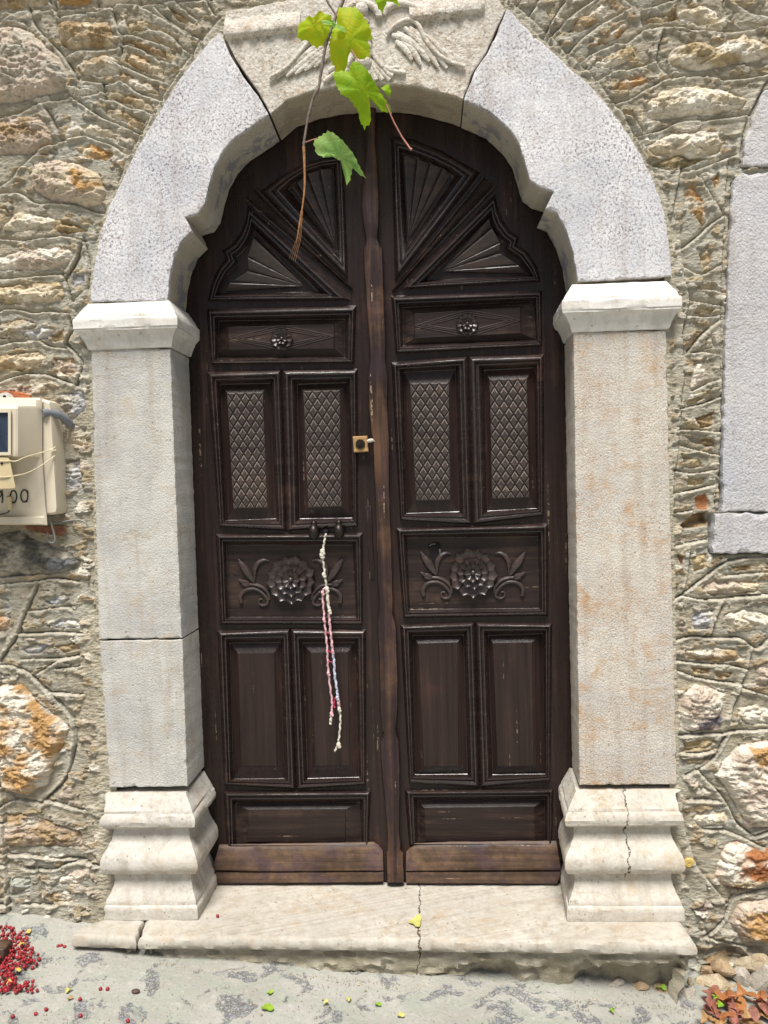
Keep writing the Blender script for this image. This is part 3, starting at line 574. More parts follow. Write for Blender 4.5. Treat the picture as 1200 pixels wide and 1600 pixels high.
ST = [  # visible stone faces: outline, colour, second colour, bulge in mm
 ([(-30,45),(30,40),(50,50),(70,70),(95,90),(108,115),(105,140),(75,152),(40,158),(-30,168)],PK,GR,20),([(85,35),(120,32),(170,33),(178,55),(175,72),(110,78),(95,70)],CR,BR,14),([(130,95),(165,85),(185,92),(195,115),(160,122),(128,118),(115,105)],WH,BR,14),([(-30,195),(35,182),(65,182),(78,205),(85,225),(55,240),(-30,248)],PK,BR,14),([(125,200),(150,190),(190,205),(200,220),(165,215),(135,210)],WH,CR,8),([(115,230),(145,225),(178,240),(168,253),(130,248)],OR,CR,8),
 ([(195,35),(225,30),(262,48),(250,52),(225,48),(200,50)],OC,CR,6),([(240,55),(272,72),(285,85),(268,78),(235,64)],CR,BR,6),([(195,60),(225,63),(262,82),(262,95),(225,78),(196,66)],BR,CR,8),([(200,78),(235,95),(262,105),(255,122),(225,112),(196,98)],CR,OR,8),([(185,108),(225,125),(250,135),(250,150),(215,140),(185,125)],WH,BR,8),([(170,138),(210,150),(240,160),(238,175),(205,165),(168,152)],CR,BR,7),([(168,165),(205,178),(230,188),(222,205),(190,190),(165,180)],WH,OC,8),([(172,210),(205,213),(215,220),(205,235),(182,225)],CR,GR,6),([(262,10),(285,20),(310,40),(300,45),(275,28)],BR,CR,7),([(290,5),(318,8),(328,25),(312,28)],GR,CR,6),([(210,0),(250,2),(262,14),(230,8)],CR,GR,6),([(100,3),(160,0),(195,2),(150,14),(105,18)],PK,GR,6),
 ([(52,255),(85,250),(125,255),(160,275),(167,300),(160,320),(138,325),(80,315),(55,300),(45,278)],PK,CR,18),([(112,268),(150,268),(165,285),(158,305),(130,308),(118,290)],OR,CR,4),([(5,345),(30,332),(70,335),(90,345),(85,360),(50,362),(5,362)],WH,CR,13),([(88,342),(120,350),(138,362),(105,366),(85,360)],BR,OC,9),([(0,400),(40,390),(90,385),(118,390),(112,410),(95,420),(20,424),(-20,420)],WH,PK,13),([(115,430),(130,425),(132,440),(120,452),(112,445)],BL,WH,6),([(-20,447),(40,442),(95,440),(104,460),(95,472),(30,477),(-20,472)],CR,OC,11),([(20,455),(60,452),(75,468),(40,472)],WH,CR,4),
 ([(-20,505),(35,498),(62,505),(38,530),(-20,530)],OC,GR,9),([(35,520),(75,510),(92,513),(75,530),(45,532)],BL,WH,9),([(78,525),(100,515),(103,532),(82,536)],BR,OC,7),([(-20,560),(20,550),(60,548),(75,560),(65,572),(35,580),(-20,582)],CR,OC,11),([(85,560),(115,558),(122,580),(110,590),(90,580)],PK,BR,8),([(90,615),(130,610),(135,640),(110,660),(95,640)],GR,BL,7),([(105,660),(135,668),(132,700),(100,690)],GR,CR,7),([(95,720),(125,715),(128,760),(100,770)],GR,BL,5),
 ([(-30,842),(30,828),(70,848),(110,863),(126,876),(122,890),(80,897),(-30,907)],SL,GR,12),([(70,870),(115,872),(119,886),(80,895)],(0.24,0.26,0.29),SL,4),([(70,940),(98,927),(112,933),(100,943),(80,945)],GR,BL,7),([(72,977),(98,966),(122,967),(126,980),(95,984)],BL,WH,7),([(33,1015),(55,1004),(78,1007),(62,1023),(42,1023)],BL,GR,7),([(-20,933),(15,935),(18,952),(-20,955)],BL,GR,7),([(-20,958),(18,963),(16,984),(-20,992)],OR,PK,8),([(85,1010),(118,1003),(126,1015),(100,1022)],BR,OC,5),
 ([(-30,1072),(35,1068),(62,1095),(95,1120),(109,1137),(98,1170),(86,1195),(75,1225),(45,1241),(-30,1230)],OR,WH,22),([(-20,1050),(15,1052),(20,1062),(-20,1066)],(0.32,0.36,0.30),GR,6),([(60,1088),(78,1105),(88,1118),(75,1112),(62,1098)],(0.34,0.38,0.36),GR,4),
 ([(-30,1275),(40,1270),(90,1285),(125,1300),(132,1325),(70,1322),(-30,1325)],BR,PK,11),([(35,1278),(62,1276),(60,1290),(40,1290)],WH,GR,5),([(110,1362),(138,1353),(146,1362),(135,1376),(112,1382),(85,1385),(90,1372)],PK,WH,10),([(15,1370),(50,1372),(46,1395),(5,1402)],(0.44,0.47,0.42),GR,8),([(75,1395),(110,1392),(115,1410),(80,1412)],WH,OC,6),
 ([(888,52),(905,27),(940,6),(957,8),(945,25),(915,47)],WH,BR,10),([(930,72),(955,47),(975,33),(985,45),(950,67)],WH,OR,10),([(922,100),(950,86),(985,68),(994,78),(993,95),(965,102),(935,108)],WH,OC,10),([(950,145),(975,120),(1005,116),(1014,128),(985,140)],WH,OR,9),([(852,18),(868,5),(868,20),(858,30)],CR,OR,5),
 ([(1058,18),(1090,8),(1120,12),(1128,30),(1115,41),(1065,36)],WH,CR,10),([(1005,30),(1055,16),(1060,32),(1010,38)],CR,BR,8),([(1130,0),(1150,15),(1142,35),(1128,12)],GR,CR,5),([(1150,35),(1195,38),(1200,45),(1165,45)],GR,WH,5),
 ([(1050,76),(1080,64),(1120,70),(1160,54),(1215,78),(1215,92),(1160,100),(1100,111),(1050,106),(1038,90)],WH,OC,16),([(1080,85),(1115,74),(1128,80),(1100,92)],OC,WH,4),([(1008,162),(1035,142),(1080,134),(1130,139),(1168,155),(1160,172),(1110,181),(1050,186),(1012,192)],WH,CR,17),([(1005,228),(1055,206),(1120,206),(1132,225),(1120,240),(1080,250),(1020,242)],WH,CR,13),([(1018,257),(1055,241),(1105,249),(1062,265)],(0.26,0.22,0.13),OC,8),([(996,172),(1006,170),(1006,190),(998,195)],CR,OC,4),
 ([(1070,295),(1082,286),(1098,312),(1108,340),(1098,356),(1085,335),(1070,318)],OR,WH,9),([(1093,398),(1105,382),(1112,410),(1098,421)],CR,OR,8),([(1113,280),(1122,270),(1126,290),(1118,297)],OR,CR,6),([(1085,445),(1118,443),(1122,452),(1095,453)],CR,OC,5),([(1088,480),(1118,482),(1112,490),(1085,490)],OC,CR,6),
 ([(1100,531),(1112,520),(1119,541),(1100,548)],WH,CR,7),([(1083,570),(1104,556),(1098,600),(1079,606)],WH,PK,8),([(1067,627),(1112,614),(1112,621),(1075,633)],WH,OC,6),([(1085,655),(1115,643),(1119,664),(1095,669)],BR,GR,6),([(1070,682),(1115,686),(1118,700),(1080,692)],GR,BR,6),([(1066,712),(1090,716),(1100,730),(1070,732)],OC,GR,6),([(1075,745),(1102,745),(1100,756),(1074,760)],OC,CR,5),
 ([(1083,775),(1102,772),(1110,790),(1105,799),(1088,797)],(0.36,0.20,0.11),RD,-10),([(1064,821),(1080,803),(1105,799),(1115,810),(1105,823),(1070,826)],(0.12,0.08,0.045),BR,-42),([(1060,838),(1105,832),(1105,840),(1052,848)],PK,CR,6),
 ([(1080,966),(1095,953),(1116,950),(1110,982),(1085,986)],WH,BL,9),([(1130,960),(1160,950),(1210,960),(1210,985),(1150,987),(1135,975)],WH,CR,12),([(1070,1016),(1100,1008),(1150,1014),(1162,1030),(1130,1036),(1075,1031)],BR,WH,9),([(1095,917),(1115,905),(1150,905),(1195,910),(1180,926),(1110,931)],CR,PK,9),([(1140,886),(1190,880),(1205,888),(1150,894)],BR,CR,7),([(1080,870),(1103,862),(1106,886),(1085,896)],OC,OR,7),([(1057,865),(1070,868),(1064,886)],RD,GR,5),([(1080,1044),(1110,1044),(1108,1054),(1085,1053)],OC,BR,5),([(1120,1048),(1145,1050),(1142,1060),(1122,1058)],BR,OC,5),([(1178,1040),(1215,1025),(1215,1075),(1180,1070)],PK,GR,9),
 ([(1060,1085),(1085,1068),(1120,1075),(1136,1085),(1130,1110),(1115,1140),(1085,1146),(1061,1140)],PK,WH,15),([(1085,1125),(1128,1118),(1122,1140),(1095,1145)],(0.24,0.22,0.27),PK,2),([(1153,1106),(1180,1101),(1215,1110),(1215,1131),(1165,1133),(1152,1120)],WH,CR,10),([(1068,1160),(1100,1154),(1122,1157),(1106,1170),(1070,1174)],OC,BR,7),([(1065,1185),(1112,1181),(1096,1195),(1075,1196)],GR,OC,7),([(1125,1192),(1150,1166),(1185,1155),(1220,1158),(1220,1292),(1165,1296),(1150,1260),(1130,1226),(1115,1210)],PK,WH,22),([(1165,1165),(1195,1162),(1205,1185),(1180,1195)],OR,PK,3),([(1080,1233),(1095,1226),(1117,1235),(1110,1246),(1080,1246)],WH,GR,9),
 ([(1080,1276),(1100,1266),(1136,1268),(1136,1289),(1095,1294)],WH,CR,11),([(1115,1367),(1130,1320),(1150,1311),(1180,1322),(1220,1328),(1220,1378),(1170,1391),(1130,1386)],RD,WH,18),([(1120,1375),(1200,1368),(1200,1382),(1160,1388)],CR,OC,4),([(1150,1412),(1175,1403),(1220,1400),(1220,1474),(1160,1472),(1140,1440)],PK,OR,18),([(1083,1421),(1105,1404),(1121,1415),(1100,1426)],(0.36,0.28,0.26),GR,9),([(1088,1440),(1100,1432),(1108,1462),(1095,1470)],GR,CR,9),
 ([(1100,1500),(1135,1492),(1150,1510),(1110,1520)],OC,BR,12),([(1150,1500),(1215,1495),(1215,1530),(1160,1525)],CR,GR,16),
]
def build_wall():
    G = 0.0026
    lo, hi = W(0, 1600, YW), W(1200, 0, YW); x0, x1 = lo.x-0.45, W(1200, 800, YW).x+0.45; z0, z1 = -0.42, max(hi.z, W(0, 0, YW).z)+0.4
    xs = np.arange(x0, x1, G); zs = np.arange(z0, z1, G); nx, nz = len(xs), len(zs)
    Xg, Zg = np.meshgrid(xs, zs)
    wx = Xg+0.006*fbm(Xg*30, Zg*30, 3, 5); wz = Zg+0.006*fbm(Xg*30, Zg*30, 3, 25)     # warped copies: ragged stone edges
    w2x = Xg+0.0032*fbm(Xg*14, Zg*14, 4, 45, 0.6); w2z = Zg+0.0032*fbm(Xg*14, Zg*14, 4, 65, 0.6)
    def sub(a, b, c, d):
        i0 = max(0, int((a-x0)/G)); i1 = min(nx, int((b-x0)/G)+2); j0 = max(0, int((c-z0)/G)); j1 = min(nz, int((d-z0)/G)+2)
        return slice(j0, max(j0, j1)), slice(i0, max(i0, i1))
    def pdist(P, gx, gz_):      # signed distance to a polygon, positive inside
        d = np.full(gx.shape, 9.0); ins = np.zeros(gx.shape, bool); n = len(P)
        for i in range(n):
            ax, az = P[i]; bx, bz = P[(i+1) % n]; ex, ez = bx-ax, bz-az
            t = np.clip(((gx-ax)*ex+(gz_-az)*ez)/(ex*ex+ez*ez+1e-12), 0, 1)
            d = np.minimum(d, np.hypot(gx-ax-t*ex, gz_-az-t*ez))
            c = ((az > gz_) != (bz > gz_)); xi = ax+(gz_-az)*ex/(ez if abs(ez) > 1e-9 else 1e-9); ins ^= (c & (gx < xi))
        return np.where(ins, d, -d)
    H = 0.006*fbm(Xg*6, Zg*6, 3, 1)+0.0046*fbm(Xg*24, Zg*46, 5, 2, 0.6)+0.0030*ridged(Xg*50, Zg*110, 3, 3)
    tint = np.empty((nz, nx, 3)); mort = np.array((0.42, 0.385, 0.305)); mg = np.array((0.43, 0.43, 0.38))
    m = sstep(-0.25, 0.35, fbm(Xg*4, Zg*4, 4, 8))[..., None]; tint[:] = mort*(1-m)+mg*m
    stone = np.zeros((nz, nx))
    strata = ridged(Xg*16+0.8*fbm(Xg*9, Zg*9, 3, 14), Zg*42+1.2*fbm(Xg*9, Zg*9, 3, 13), 4, 12)     # flaky bedding of the stone
    rockn = fbm(Xg*22, Zg*22, 5, 17, 0.6)
    tt = (0.55*fbm(Xg*11, Zg*15, 4, 117, 0.6)+0.28*strata+0.25*fbm(Xg*40, Zg*52, 4, 127, 0.6))*6.5; fr_ = tt-np.floor(tt)
    ledge = (np.floor(tt)+sstep(0.62, 0.98, fr_)*1.0+0.25*fr_)/6.5                      # broken ledges of the split faces
    # chips of stone showing through the mortar everywhere
    blob = fbm(Xg*13, Zg*26, 4, 31); cm = sstep(0.10, 0.14, blob)
    pal = np.array([CR, WH, BR, GR, OC, PK]); pi = np.clip(((fbm(Xg*5, Zg*7, 2, 40)+0.6)/1.2*6).astype(int), 0, 5)
    tint = tint*(1-0.7*cm[..., None])+pal[pi]*0.7*cm[..., None]; H += cm*(0.005+0.016*ledge+0.004*rockn); stone = np.maximum(stone, cm*0.8)
    lines = [[(p.x, p.z) for p in [W(a, b, YW) for a, b in L]] for L in J]
    stones = [([(p.x, p.z) for p in [W(a, b, YW) for a, b in P]], c1, c2, bl) for P, c1, c2, bl in ST]
    # beyond the frame: loose courses continued at random so the wall carries on
    rs = np.random.RandomState(5)
    fl, fr, ft = W(0, 800, YW).x-0.03, W(1200, 800, YW).x+0.03, W(600, 0, YW).z+0.03
    def extra(xa, xb, za, zb):
        z = za
        while z < zb:
            h = rs.uniform(0.07, 0.14); x = xa+rs.uniform(0, 0.08)
            while x < xb:
                wd = rs.uniform(0.12, 0.3); a = min(wd, xb-x)
                q = [(x+0.012, z+0.012), (x+a*0.5, z+rs.uniform(0, 0.015)), (x+a-0.012, z+0.014), (x+a-rs.uniform(0, 0.02), z+h*0.6), (x+a*0.6, z+h-0.01), (x+0.015, z+h-0.014)]
                cols = [CR, WH, PK, OC, GR, OR, BR]; stones.append((q, cols[rs.randint(7)], cols[rs.randint(7)], rs.uniform(7, 17)))
                lines.append([(x+a-0.003, z+h), (x+a, z)]); x += a
            lines.append([(xa, z-0.004), ((xa+xb)/2, z+rs.uniform(-0.02, 0.02)), (xb, z-0.004)]); z += h
    extra(x0, fl, z0, z1); extra(fr, x1, z0, z1); extra(fl, fr, ft, z1)
    for k, (P, c1, c2, bl) in enumerate(stones):
        ax = [p[0] for p in P]; az = [p[1] for p in P]; s = sub(min(ax)-0.02, max(ax)+0.02, min(az)-0.02, max(az)+0.02)
        if Xg[s].size == 0: continue
        d = pdist(P, wx[s], wz[s]); mk = sstep(-0.0005, 0.0025, d)
        body = np.minimum(1, np.maximum(d, 0)/0.028); body = np.sqrt(body)
        small = bl < 5
        ang = rs.uniform(-0.06, 0.06)*(Xg[s]-np.mean(ax))+rs.uniform(-0.05, 0.09)*(Zg[s]-np.mean(az))
        if bl > 0:
            h = (-0.013 if not small else 0.0)+1.9*bl/1000.0*body+ang*0.6+(0.004*strata[s]+0.007*rockn[s]+0.030*ledge[s])*(0.45+0.55*body)
            if small: h = H[s]+bl/1000.0*body*0.5
        else: h = bl/1000.0*body+0.002*rockn[s]
        H[s] = H[s]*(1-mk)+h*mk
        mm = sstep(-0.25, 0.3, fbm(Xg[s]*12+k, Zg[s]*18, 4, 60+k % 7))[..., None]
        col = np.array(c1)*(1-mm)+np.array(c2)*mm; mk3 = mk[..., None]; tint[s] = tint[s]*(1-mk3)+col*mk3
        stone[s] = np.maximum(stone[s]*(1-mk), mk)
    amp = 0.75+0.5*fbm(Xg*12, Zg*12, 2, 77)
    def groove(L, wl, deep, lip, rib=False):
        (ax, az), (bx, bz) = L[0], L[-1]
        if abs(bx-ax) > 0.6*abs(bz-az):
            if bx < ax: L = L[::-1]
        elif bz > az: L = L[::-1]
        L = [p[:2] for p in smooth_path(L, 4)] if len(L) > 2 else L
        ax = [p[0] for p in L]; az = [p[1] for p in L]; s = sub(min(ax)-0.05, max(ax)+0.05, min(az)-0.05, max(az)+0.05)
        gx, gz_ = w2x[s], w2z[s]
        if gx.size == 0: return
        best = np.full(gx.shape, 9.0); sg = np.zeros(gx.shape); wl = wl*(0.75+0.75*np.clip(0.5+1.3*pnoise(Xg[s]*9, Zg[s]*9, 301), 0, 1))
        for (a, b), (c, d) in zip(L[:-1], L[1:]):
            ex, ez = c-a, d-b; l2 = ex*ex+ez*ez
            if l2 < 1e-12: continue
            t = ((gx-a)*ex+(gz_-b)*ez)/l2; tc = np.clip(t, 0, 1)
            dd = np.hypot(gx-a-tc*ex, gz_-b-tc*ez); cr = -(ex*(gz_-b)-ez*(gx-a))
            u = dd < best; best = np.where(u, dd, best); sg = np.where(u, np.sign(cr), sg)
        sd_ = best*np.where(sg == 0, 1, sg); A = amp[s]
        below = sd_ >= 0
        band = np.where(below, 1-sstep(wl*0.9, wl*1.6, sd_), 1-sstep(0.003, 0.008, -sd_))
        base = np.clip(H[s], -0.007, 0.008)
        H2 = H[s]*(1-band*0.85)+base*band*0.85
        H2 = H2+np.where(below, lip*A*(0.75+0.25*sstep(0.0, 0.006, sd_))*(1-sstep(wl*0.15, wl*1.7, sd_))-0.25*deep*np.exp(-sd_/0.0025), -deep*A*np.exp(sd_/0.0055))
        if rib: H2 = H2
        H[s] = H2
        on = (band*np.where(below, 1.0, 0.7))[..., None]; mc = np.array((0.52, 0.50, 0.43)); tint[s] = tint[s]*(1-on*0.85)+mc*on*0.85; stone[s] *= (1-on[..., 0]*0.9)
    for L in lines: groove(L, 0.0085, 0.025, 0.0095)
    for L in RIB: groove([(p.x, p.z) for p in [W(a, b, YW) for a, b in L]], 0.016, 0.013, 0.007, True)
    # plain mortar band round the dressed stones
    outl = [(165,1540),(171,1232),(155,1000),(142,545),(142,471)] + L_OUT[::-1] + [(352,18),(560,-20),(770,-12)] + R_OUT + [(1046,470),(1041,516),(1058,1228),(1060,1540)]
    OP = [(p.x, p.z) for p in [W(a, b, 0) for a, b in outl]]
    dO = pdist(OP, Xg, Zg); wide = np.where((Xg < -0.8) & (Zg < 0.95), 0.045, 0.016)
    band = sstep(-1, -0.55, dO/wide); flat = 0.0035+0.007*fbm(Xg*26, Zg*40, 5, 91, 0.6)+0.003*ridged(Xg*40, Zg*90, 3, 93)
    H = H*(1-band)+flat*band; stone = stone*(1-band); b3 = (band*0.85)[..., None]; tint = tint*(1-b3)+np.array((0.48, 0.455, 0.365))*b3
    # the foot of the wall leans out a little and is broken at the lower right
    low = sstep(W(1100, 1470, 0).z, W(1100, 1500, 0).z, Zg)*sstep(0.80, 0.88, Xg)
    H = H*(1-low)+low*(-0.035+0.035*ridged(Xg*9, Zg*12, 3, 71)+0.01*rockn)
    for Q in ([(1140,278),(1300,255),(1300,800),(1120,804)],[(1105,798),(1300,795),(1300,872),(1105,872)],[(1190,134),(1300,118),(1300,264),(1154,264)]):
        Pq = [(p.x, p.z) for p in [W(a, b, 0) for a, b in Q]]; dq = pdist(Pq, Xg, Zg); k_ = sstep(0.006, 0.014, dq); H = H*(1-k_)+(-0.02)*k_
    Yg = YW-H
    inside = dO > 0.02
    keepv = ~inside
    idx = -np.ones((nz, nx), np.int64); idx[keepv] = np.arange(keepv.sum())
    a, b, c, d = idx[:-1, :-1], idx[:-1, 1:], idx[1:, 1:], idx[1:, :-1]
    ok = (a >= 0) & (b >= 0) & (c >= 0) & (d >= 0)
    F4 = np.stack([a[ok], b[ok], c[ok], d[ok]], -1).astype(np.int32)
    V = np.stack([Xg[keepv], Yg[keepv], Zg[keepv]], -1)
    me = bpy.data.meshes.new("stone_wall"); nv, nf = len(V), len(F4)
    # wall face only; the unseen light backing is added below
    me.vertices.add(nv); me.vertices.foreach_set('co', V.astype(np.float32).ravel())
    me.loops.add(nf*4); me.loops.foreach_set('vertex_index', F4.ravel())
    me.polygons.add(nf); me.polygons.foreach_set('loop_start', np.arange(0, nf*4, 4, dtype=np.int32)); me.polygons.foreach_set('loop_total', np.full(nf, 4, np.int32))
    me.update(); me.validate()
    me.polygons.foreach_set('use_smooth', np.ones(nf, bool))
    ca = me.attributes.new('tint', 'FLOAT_COLOR', 'POINT'); ca.data.foreach_set('color', np.concatenate([tint[keepv], np.ones((nv, 1))], 1).astype(np.float32).ravel())
    sa = me.attributes.new('stone', 'FLOAT', 'POINT'); sa.data.foreach_set('value', stone[keepv].astype(np.float32))
    me.materials.append(M_WALL)
    o = bpy.data.objects.new("stone_wall", me); COL.objects.link(o)
    backing = MB(); backing.box((x0-0.02, 0.30, z0-0.1), (x1+0.02, 0.36, z1))  # unseen backing added to keep sky light from leaking in behind
    backing.box((x0-0.02, 0.05, z0-0.1), (x0, 0.30, z1)); backing.box((x1, 0.05, z0-0.1), (x1+0.02, 0.30, z1)); backing.box((x0-0.02, 0.05, z1), (x1+0.02, 0.36, z1+0.02))
    backing.build("light_backing", M_ROUGH, o, 0)
    tag(o, "rubble stone wall with raised mortar pointing around the doorway", "wall")
build_wall()

# ------------------------------------------------------------------ neighbouring dressed stones at the right
nb = thing("window_surround", (W(1190,560,0).x, 0.0, W(1190,560,0).z), "lilac grey dressed stone blocks beside the rubble, cut by the photo's edge", "window surround")
slab("jamb_block", [(1146,282),(1160,270),(1300,262),(1300,797),(1128,800),(1133,560),(1140,360)], M_QUOIN, nb, 0.20, 0.0, seed=31, rough=0.003, bevel=0.006)
slab("jamb_block", [(1117,803),(1300,800),(1300,862),(1113,866)], M_QUOIN, nb, 0.20, -0.003, seed=32, rough=0.003, bevel=0.007)
slab("jamb_block", [(1196,140),(1300,125),(1300,258),(1160,259),(1166,205)], M_QUOIN, nb, 0.20, 0.003, seed=33, rough=0.003, bevel=0.006)

# ------------------------------------------------------------------ step
def step_piece(name, plan_top, seed, label, cat, nick=0.0):
    """stone slab: rounded nosing over a rough hollowed riser, sunk into the street"""
    f = noise1(seed); g = noise1(seed+9)
    P = resample(plan_top, 0.014)
    n = len(P); area = sum(P[i][0]*P[(i+1) % n][1]-P[(i+1) % n][0]*P[i][1] for i in range(n)); sgn = 1 if area > 0 else -1
    prof = [(-0.012, 0.0), (-0.004, -0.0015), (0.0, -0.006), (0.003, -0.018), (0.001, -0.030), (-0.008, -0.038), (-0.024, -0.043), (-0.030, -0.056), (-0.026, -0.068), (-0.024, -0.085), (-0.026, -0.10), (-0.030, -0.115), (-0.034, -0.13), (-0.040, -0.15), (-0.06, -0.30)]
    rings = []
    for k, (o_, z) in enumerate(prof):
        ring = []
        for i in range(n):
            t = P[(i+1) % n]-P[i-1]; t = t/(np.linalg.norm(t)+1e-9); nr = np.array((t[1], -t[0]))*sgn
            am = 0.0018 if k < 6 else 0.010
            e = am*(f(i*0.45+k*1.7)+0.6*f(i*1.3+k*3.3))
            chip = -0.012*max(0, g(i*0.22)-0.55) if k < 7 else 0
            hol = -0.05*float(sstep(0.12, 0.32, np.array(P[i][0])))*(0.7+0.5*g(i*0.31))*max(0.0, min(1.0, (-0.078-0.012*g(i*0.5)-z)/0.02)) if nr[1] < -0.5 else 0.0
            q = P[i]+nr*(o_+e+chip+hol)
            ring.append((q[0], q[1], z+(0.0012 if k < 6 else 0.003)*g(i*0.7+k*2.2)))
        rings.append(ring)
    mb = MB(); mb.fill([rings[0]]); mb.loft(rings, True)
    # finer skin for the worn top
    c = Vector((sum(p[0] for p in P)/n, sum(p[1] for p in P)/n, 0))
    return tag(mb.build(name, M_STEP, None, 38, loc=c), label, cat)
yf = -0.105
def sp(px, py): p = WZ(px, py, lambda x: 0.0); return (p.x, p.y)
step_piece("doorstep", [sp(216,1466), sp(360,1466), sp(700,1470), sp(960,1473), sp(1088,1475), sp(1064,1440), (W(1060,1428,0).x, 0.24), (W(180,1428,0).x+0.02, 0.24), sp(231,1431)], 41,
           "long worn limestone doorstep with a hairline crack under the door", "doorstep")
step_piece("doorstep_fragment", [sp(112,1462), sp(124,1450), sp(172,1431), sp(228,1430.5), sp(212,1466)], 42,
           "small broken end piece of the doorstep below the pedestal", "stone")

# ------------------------------------------------------------------ the two door leaves
YD = 0.186                       # face of the stiles
def D(px, py, h=0.0): return W(px, py, YD - h)       # h metres proud of the stiles
REC = 0.022
MOULD = [(0.0,0.0),(0.03,0.003),(0.12,0.010),(0.20,0.0150),(0.28,0.0178),(0.36,0.0180),(0.42,0.0150),(0.46,0.0095),(0.49,0.0062),(0.52,0.0064),(0.57,0.0095),(0.64,0.0092),(0.72,0.0045),(0.80,-0.003),(0.88,-0.011),(0.94,-0.0165),(0.96,-REC+0.001),(1.0,-REC)]
def moulding(outer, inner, leaf, mat=None, grow=0.6, label=None):
    n = len(outer); rings = []
    for (t, h) in MOULD:
        rings.append([D(o[0]+(i[0]-o[0])*t, o[1]+(i[1]-o[1])*t, h) for o, i in zip(outer, inner)])
    mb = MB(); mb.loft(rings, True)
    return mb.build("moulding", mat or M_WOODH, leaf, 28)
def inset(poly, d):
    c = np.mean(np.array(poly, float), 0); return [tuple(np.array(p)+(c-np.array(p))/max(1e-6, np.linalg.norm(c-np.array(p)))*d) for p in poly]
FLD = 0.013
def panel(inner, field, leaf, top=0.0, mat=None, edge=0.003):
    mb = MB()
    r0 = [D(*p, -REC) for p in inner]
    if field:
        f2 = inset(field, 1.5)
        r1 = [D(*p, -REC+0.0) for p in inset(inner, 1.0)]; r2 = [D(*p, -REC+FLD) for p in field]; r3 = [D(*p, -REC+FLD+edge) for p in f2] ; r4 = [D(*p, -REC+FLD+0.0004+edge) for p in inset(f2, 1.5)]
        mb.loft([r0, r1, r2, r3, r4], True, False, True)
    else: mb.add(r0, [tuple(range(len(r0)))])
    return mb.build("panel", mat or M_PANEL, leaf, 20)
def quad(tl, tr, br, bl): return [tl, tr, br, bl]
def bil(q, u, v): 
    a = np.array(q[0])*(1-u)+np.array(q[1])*u; b = np.array(q[3])*(1-u)+np.array(q[2])*u; return a*(1-v)+b*v
def clip(poly):
    def cut(P, ax, lim, s):
        out = []
        for i in range(len(P)):
            a, b = P[i], P[(i+1) % len(P)]; da, db = s*(a[ax]-lim), s*(b[ax]-lim)
            if da <= 0: out.append(a)
            if da*db < 0: t = da/(da-db); out.append((a[0]+(b[0]-a[0])*t, a[1]+(b[1]-a[1])*t))
        return out
    for ax, lim, s in ((0,0,-1),(0,1,1),(1,0,-1),(1,1,1)):
        poly = cut(poly, ax, lim, s)
        if len(poly) < 3: return []
    return poly
def lattice(field, leaf):
    mb = MB(); rows = 17; h0 = -REC+FLD; idx = []
    for i in range(9):
        for j in range(rows+1):
            if (i+j) % 2 == 0: continue
            cu, cv = i/8.0, j/rows
            def dia(k): return clip([(cu-k/8, cv), (cu, cv-k/rows), (cu+k/8, cv), (cu, cv+k/rows)])
            a, b = dia(0.95), dia(0.95)
            if len(a) < 3: continue
            c = np.mean(np.array(a), 0)
            jj = random.uniform(-0.001, 0.001)
            r0 = [D(*bil(field, *p), h0) for p in a]
            r1 = [D(*bil(field, *(np.array(p)*0.72+c*0.28)), h0+0.0062+jj) for p in a]
            r2 = [D(*bil(field, *(np.array(p)*0.60+c*0.40)), h0+0.0080+jj) for p in a]
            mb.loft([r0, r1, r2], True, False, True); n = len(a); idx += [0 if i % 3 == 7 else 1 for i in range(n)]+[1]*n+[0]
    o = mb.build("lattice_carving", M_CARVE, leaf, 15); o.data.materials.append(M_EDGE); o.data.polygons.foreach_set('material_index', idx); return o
PXM = (DIST+YD)/F                # metres per photo pixel on the door plane
def petal(mb, c, ang, r0, r1, wd, h0, h1):
    ca, sa = math.cos(ang), math.sin(ang); rings = []
    for a in range(7):
        t = a/6; r = r0+(r1-r0)*t; hw = wd*math.sin(min(1.0, 0.18+t*0.75)*math.pi*0.5)*(1.0 if t < 0.72 else math.sqrt(max(0.0, 1-((t-0.72)/0.285)**2)))
        row = []
        for b in range(7):
            s = (b-3)/3; x = r-abs(s)**2*wd*0.12*(t > 0.7); y = hw*s
            scoop = h0+(h1-h0)*t+0.0034*abs(s)**2.2*(0.4+0.6*t)-0.0012*(1-abs(s))+0.003*t
            if a == 6: scoop = h0+(h1-h0)*1.0+0.0055
            row.append((c[0]+(x*ca-y*sa), c[1]+(x*sa+y*ca), scoop))
        rings.append(row)
    base = [(p[0], p[1], -REC+0.001) for p in ([r[0] for r in rings]+rings[-1][1:]+[r[-1] for r in rings[::-1]][1:])]
    top = ([r[0] for r in rings]+rings[-1][1:]+[r[-1] for r in rings[::-1]][1:])
    mb.loft([[D(*p) for p in r] for r in rings], False)
    mb.loft([[D(*p) for p in top], [D(*p) for p in base]], False)
def flower(c, leaf):
    mb = MB()
    for n, r0, r1, wd, h0, h1, ph in ((13,15,38.5,8.8,-0.012,-0.006,0.1),(11,8,26,6.6,-0.004,0.003,0.35),(8,2,15,4.8,0.004,0.010,0.0)):
        for k in range(n): petal(mb, c, ph+2*math.pi*k/n+random.uniform(-0.03,0.03), r0, r1*random.uniform(0.96,1.03), wd, h0, h1)
    mb.ball(D(c[0], c[1], 0.011), 0.0085, 10, 6)
    return mb.build("flower_carving", M_CARVE, leaf, 35)
